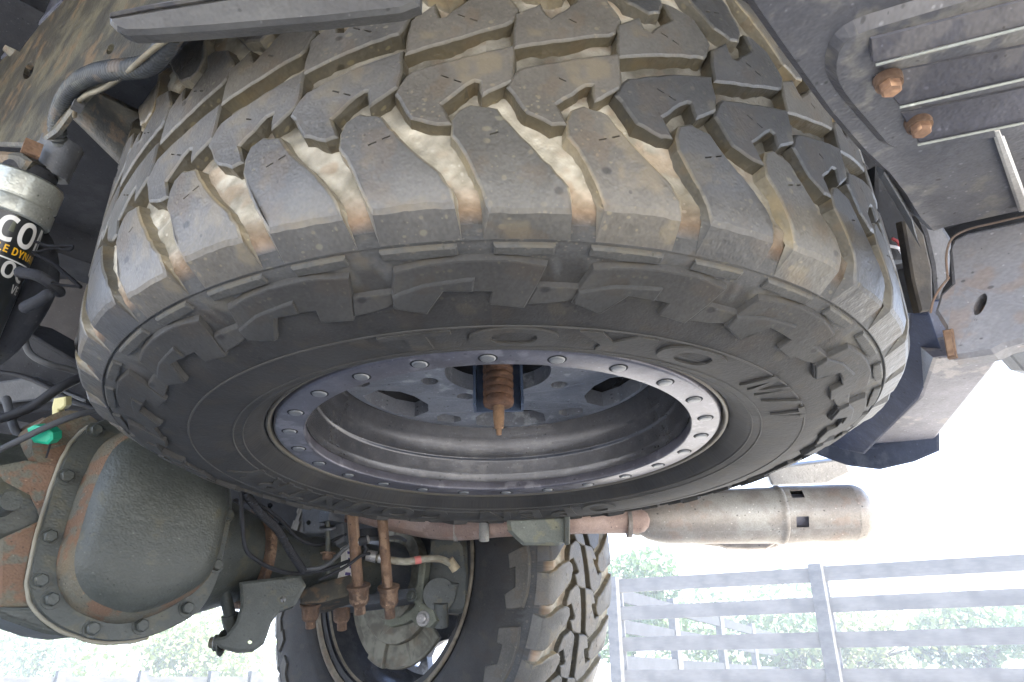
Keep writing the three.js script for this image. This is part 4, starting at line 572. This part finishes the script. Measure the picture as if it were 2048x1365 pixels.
{ // bumper wing: folded sheet running down towards the far corner
  const t = thing('bumper_wing', 'folded navy and grey bumper wing reaching down right of the tyre', 'bumper wing', at(1830, 800, 0.85));
  const A = [1868, 716, 0.80], B = [2014, 694, 0.76], C = [1868, 878, 0.98], D = [1742, 892, 1.02], E2 = [1842, 792, 0.88];
  part('wing_face', plate([A, B, [1985, 742, 0.80], C, D, E2].map(q => at(...q)), fwd.clone().multiplyScalar(0.03).addScaledVector(UP, 0.02), { bevel: 0.003 }), M(mapBumper, 0.45, 0.1, { color: new THREE.Color(1.9, 1.85, 1.95) }), t);
  part('wing_side', plate([[1812, 640, 0.80], [1866, 622, 0.79], [1871, 716, 0.80], E2.map((v, i) => v + (i === 0 ? 2 : 0)), [1742, 894, 1.02], [1610, 905, 1.08], [1640, 870, 1.06], [1740, 800, 0.96], [1805, 715, 0.86]].map(q => at(...q)), fwd.clone().multiplyScalar(0.02), { bevel: 0.003 }), mNavy, t);
  part('wing_web', plate([[1852, 600], [1902, 600], [1906, 722], [1866, 745]].map(q => at(q[0], q[1], 0.84)), fwd.clone().multiplyScalar(0.02), { bevel: 0.002 }), mNavy, t);
  part('wing_end', plate([[1610, 890, 1.06], [1750, 886, 1.03], [1800, 880, 1.0], [1880, 858, 0.96], [1881, 906, 0.97], [1830, 922, 1.0], [1762, 936, 1.03], [1700, 930, 1.05], [1640, 916, 1.06]].map(q => at(...q)), fwd.clone().multiplyScalar(0.025), { bevel: 0.004 }), M(mapBumper, 0.4, 0.1, { color: new THREE.Color(0.55, 0.65, 0.9) }), t);
}
single('body_sill', plate([[2004, 692], [2200, 660], [2200, 790], [2048, 742]].map(q => at(q[0], q[1], 1.1)), fwd.clone().multiplyScalar(0.03), { bevel: 0.003 }), mSteel, 'small dark body sill corner behind the hitch bracket', 'body sill');
{ const t = thing('tow_socket', 'dark socket with red and white wire ends beside the tyre, upper right', 'socket', at(1790, 440, 0.75)); part('socket_body', plate([[1752, 332], [1800, 372], [1830, 440], [1838, 520], [1790, 520], [1750, 420]].map(q => at(q[0], q[1], 0.8)), fwd.clone().multiplyScalar(0.08), { bevel: 0.004 }), mBlack, t); part('socket_wire', tube([[1786, 478, 0.72], [1796, 484, 0.72], [1800, 500, 0.73]].map(q => at(...q)), 0.0016, 6), mColor(0.35, 0.04, 0.05), t); part('socket_wire', tube([[1778, 492, 0.72], [1796, 496, 0.72], [1804, 506, 0.73]].map(q => at(...q)), 0.0016, 6), mColor(0.6, 0.6, 0.65), t); }
// ------------------------------------------------------------------ yard beyond: fences, trees
const mWood = M(mapWood, 0.8), mPost = M(mapWood, 0.85, 0, { color: new THREE.Color(0.85, 0.87, 0.9) });
const boxBetween = (a, b, h, d) => { const L = a.distanceTo(b), g = new THREE.BoxGeometry(L, h, d); g.applyQuaternion(new THREE.Quaternion().setFromRotationMatrix((() => { const x = b.clone().sub(a).normalize(), z = x.clone().cross(UP).normalize(), y = z.clone().cross(x); return new THREE.Matrix4().makeBasis(x, y, z); })())); g.translate((a.x + b.x) / 2, (a.y + b.y) / 2, (a.z + b.z) / 2); return boxUV(g, 0.6); };
const gz = (px, t) => { const p = at(px, 1357, t); p.y = 0; return p; };
function fence(label, posts, rails, postH, rw, rail_h, mat) {
  const t = thing('rail_fence', label, 'fence', posts[0].clone());
  posts.forEach((p, i) => part('post', boxAt(p.clone().setY(postH / 2), 0.115, postH, 0.115), mPost, t));
  for (let i = 0; i + 1 < posts.length; i++) rails.forEach(y => part('rail', boxBetween(posts[i].clone().setY(y), posts[i + 1].clone().setY(y + rr(-0.01, 0.01)), rail_h, rw), mat, t));
  return t;
}
seed = 555;
const f0 = gz(1240, 6.9), f1 = gz(1672, 6.05), f2 = f1.clone().add(f1.clone().sub(f0)).lerp(f1, 0.0);
fence('pale weathered board fence with four rails at the lower right', [f0, f1, f2], [0.25, 0.535, 0.815, 1.075], 1.16, 0.035, 0.125, mWood);
{ const a = gz(1236, 8.2), P = [a, gz(1358, 10.2), gz(1452, 12.5), gz(1516, 15), gz(1574, 18), gz(1612, 21)]; fence('dark distant fence receding behind the pale board fence', P, [0.4, 0.8, 1.15], 1.3, 0.04, 0.15, M(mapWood, 0.9, 0, { color: new THREE.Color(0.3, 0.33, 0.4) })); }
{ const P = [gz(-120, 10), gz(120, 10.3), gz(285, 10.6), gz(425, 10.8), gz(505, 11), gz(640, 11.3)]; fence('low pale fence far behind the differential at lower left', P, [0.22], 0.34, 0.04, 0.08, mWood); }
{ const m = (() => { const g = new THREE.PlaneGeometry(90, 26, 60, 16); g.rotateX(-Math.PI / 2); const P = g.attributes.position; for (let i = 0; i < P.count; i++) P.setY(i, 0.004 + 0.05 * fbm(P.getX(i) * 0.02 + 2, P.getZ(i) * 0.05 + 2, 8, 3, 11)); g.computeVertexNormals(); g.translate(0, 0.0, -24); return boxUV(g, 1.5); })(); tag(mesh('lawn', m, M(mapMud, 0.95, 0, { color: new THREE.Color(0.09, 0.12, 0.04) }), scene), 'mown grass beyond the fences', 'lawn', null, 'structure'); }
function tree(label, p, h, w, hue) {
  const t = thing('tree', label, 'tree', p, 'trees beyond the fences');
  const trunk = [rod(p, p.clone().setY(h * 0.45), 0.14, 0.09, 10)]; for (let i = 0; i < 5; i++) trunk.push(rod(p.clone().setY(h * (0.3 + 0.03 * i)), p.clone().add(V(rr(-w, w) * 0.5, h * rr(0.5, 0.75), rr(-w, w) * 0.5)), 0.06, 0.02, 8));
  part('trunk', trunk, mChassis, t);
  const pos = [], nor = []; const blobs = Array.from({ length: 13 }, () => [rr(-1, 1) * w * 0.55, h * rr(0.3, 0.92), rr(-1, 1) * w * 0.55, w * rr(0.22, 0.42)]);
  for (let i = 0; i < 4200; i++) {
    const b = blobs[Math.floor(rnd() * blobs.length)], u = rr(-1, 1), a = rr(0, 6.283), k = Math.cbrt(rr(0.35, 1)) * b[3], s = Math.sqrt(1 - u * u), c = V(b[0] + s * Math.cos(a) * k, b[1] + u * k * 0.8, b[2] + s * Math.sin(a) * k), e = V(rr(-1, 1), rr(-1, 1), rr(-1, 1)).normalize(), f = V(rr(-1, 1), rr(-1, 1), rr(-1, 1)).cross(e).normalize(), z = rr(0.06, 0.13);
    const q = [c.clone().addScaledVector(e, z), c.clone().addScaledVector(f, z * 0.5), c.clone().addScaledVector(e, -z), c.clone().addScaledVector(f, -z * 0.5)], N = e.clone().cross(f);
    for (const v of [q[0], q[1], q[2], q[0], q[2], q[3]]) { pos.push(v.x + p.x, v.y, v.z + p.z); nor.push(N.x, N.y, N.z); }
  }
  const g = new THREE.BufferGeometry(); g.setAttribute('position', new THREE.Float32BufferAttribute(pos, 3)); g.setAttribute('normal', new THREE.Float32BufferAttribute(nor, 3)); g.setAttribute('uv', new THREE.Float32BufferAttribute(new Float32Array(pos.length / 3 * 2), 2));
  part('crown', g, new THREE.MeshPhysicalMaterial({ color: new THREE.Color(...hue), roughness: 0.7, side: THREE.DoubleSide, transmission: 0.45, thickness: 0 }), t);
}
seed = 777;
tree('leafy tree just right of the road wheel, behind the fence post', gz(1262, 16), 2.9, 1.6, [0.11, 0.19, 0.055]);
tree('broad green tree behind the left half of the board fence', gz(1460, 19), 2.3, 3.2, [0.11, 0.18, 0.055]);
tree('wide bush tree behind the middle fence post', gz(1730, 18), 1.5, 2.6, [0.18, 0.22, 0.07]);
tree('green bush tree at the far right beyond the fence', gz(1990, 17), 2.0, 2.2, [0.11, 0.18, 0.05]);
tree('pale tree seen under the differential at the left edge', gz(60, 22), 1.6, 4.2, [0.2, 0.25, 0.12]);
tree('yellowish tree seen between the differential and road wheel', gz(380, 20), 1.7, 3.0, [0.2, 0.25, 0.06]);
scene.fog = new THREE.FogExp2(new THREE.Color(0.9, 0.95, 1.0), 0.010);
renderer.render(scene, camera);
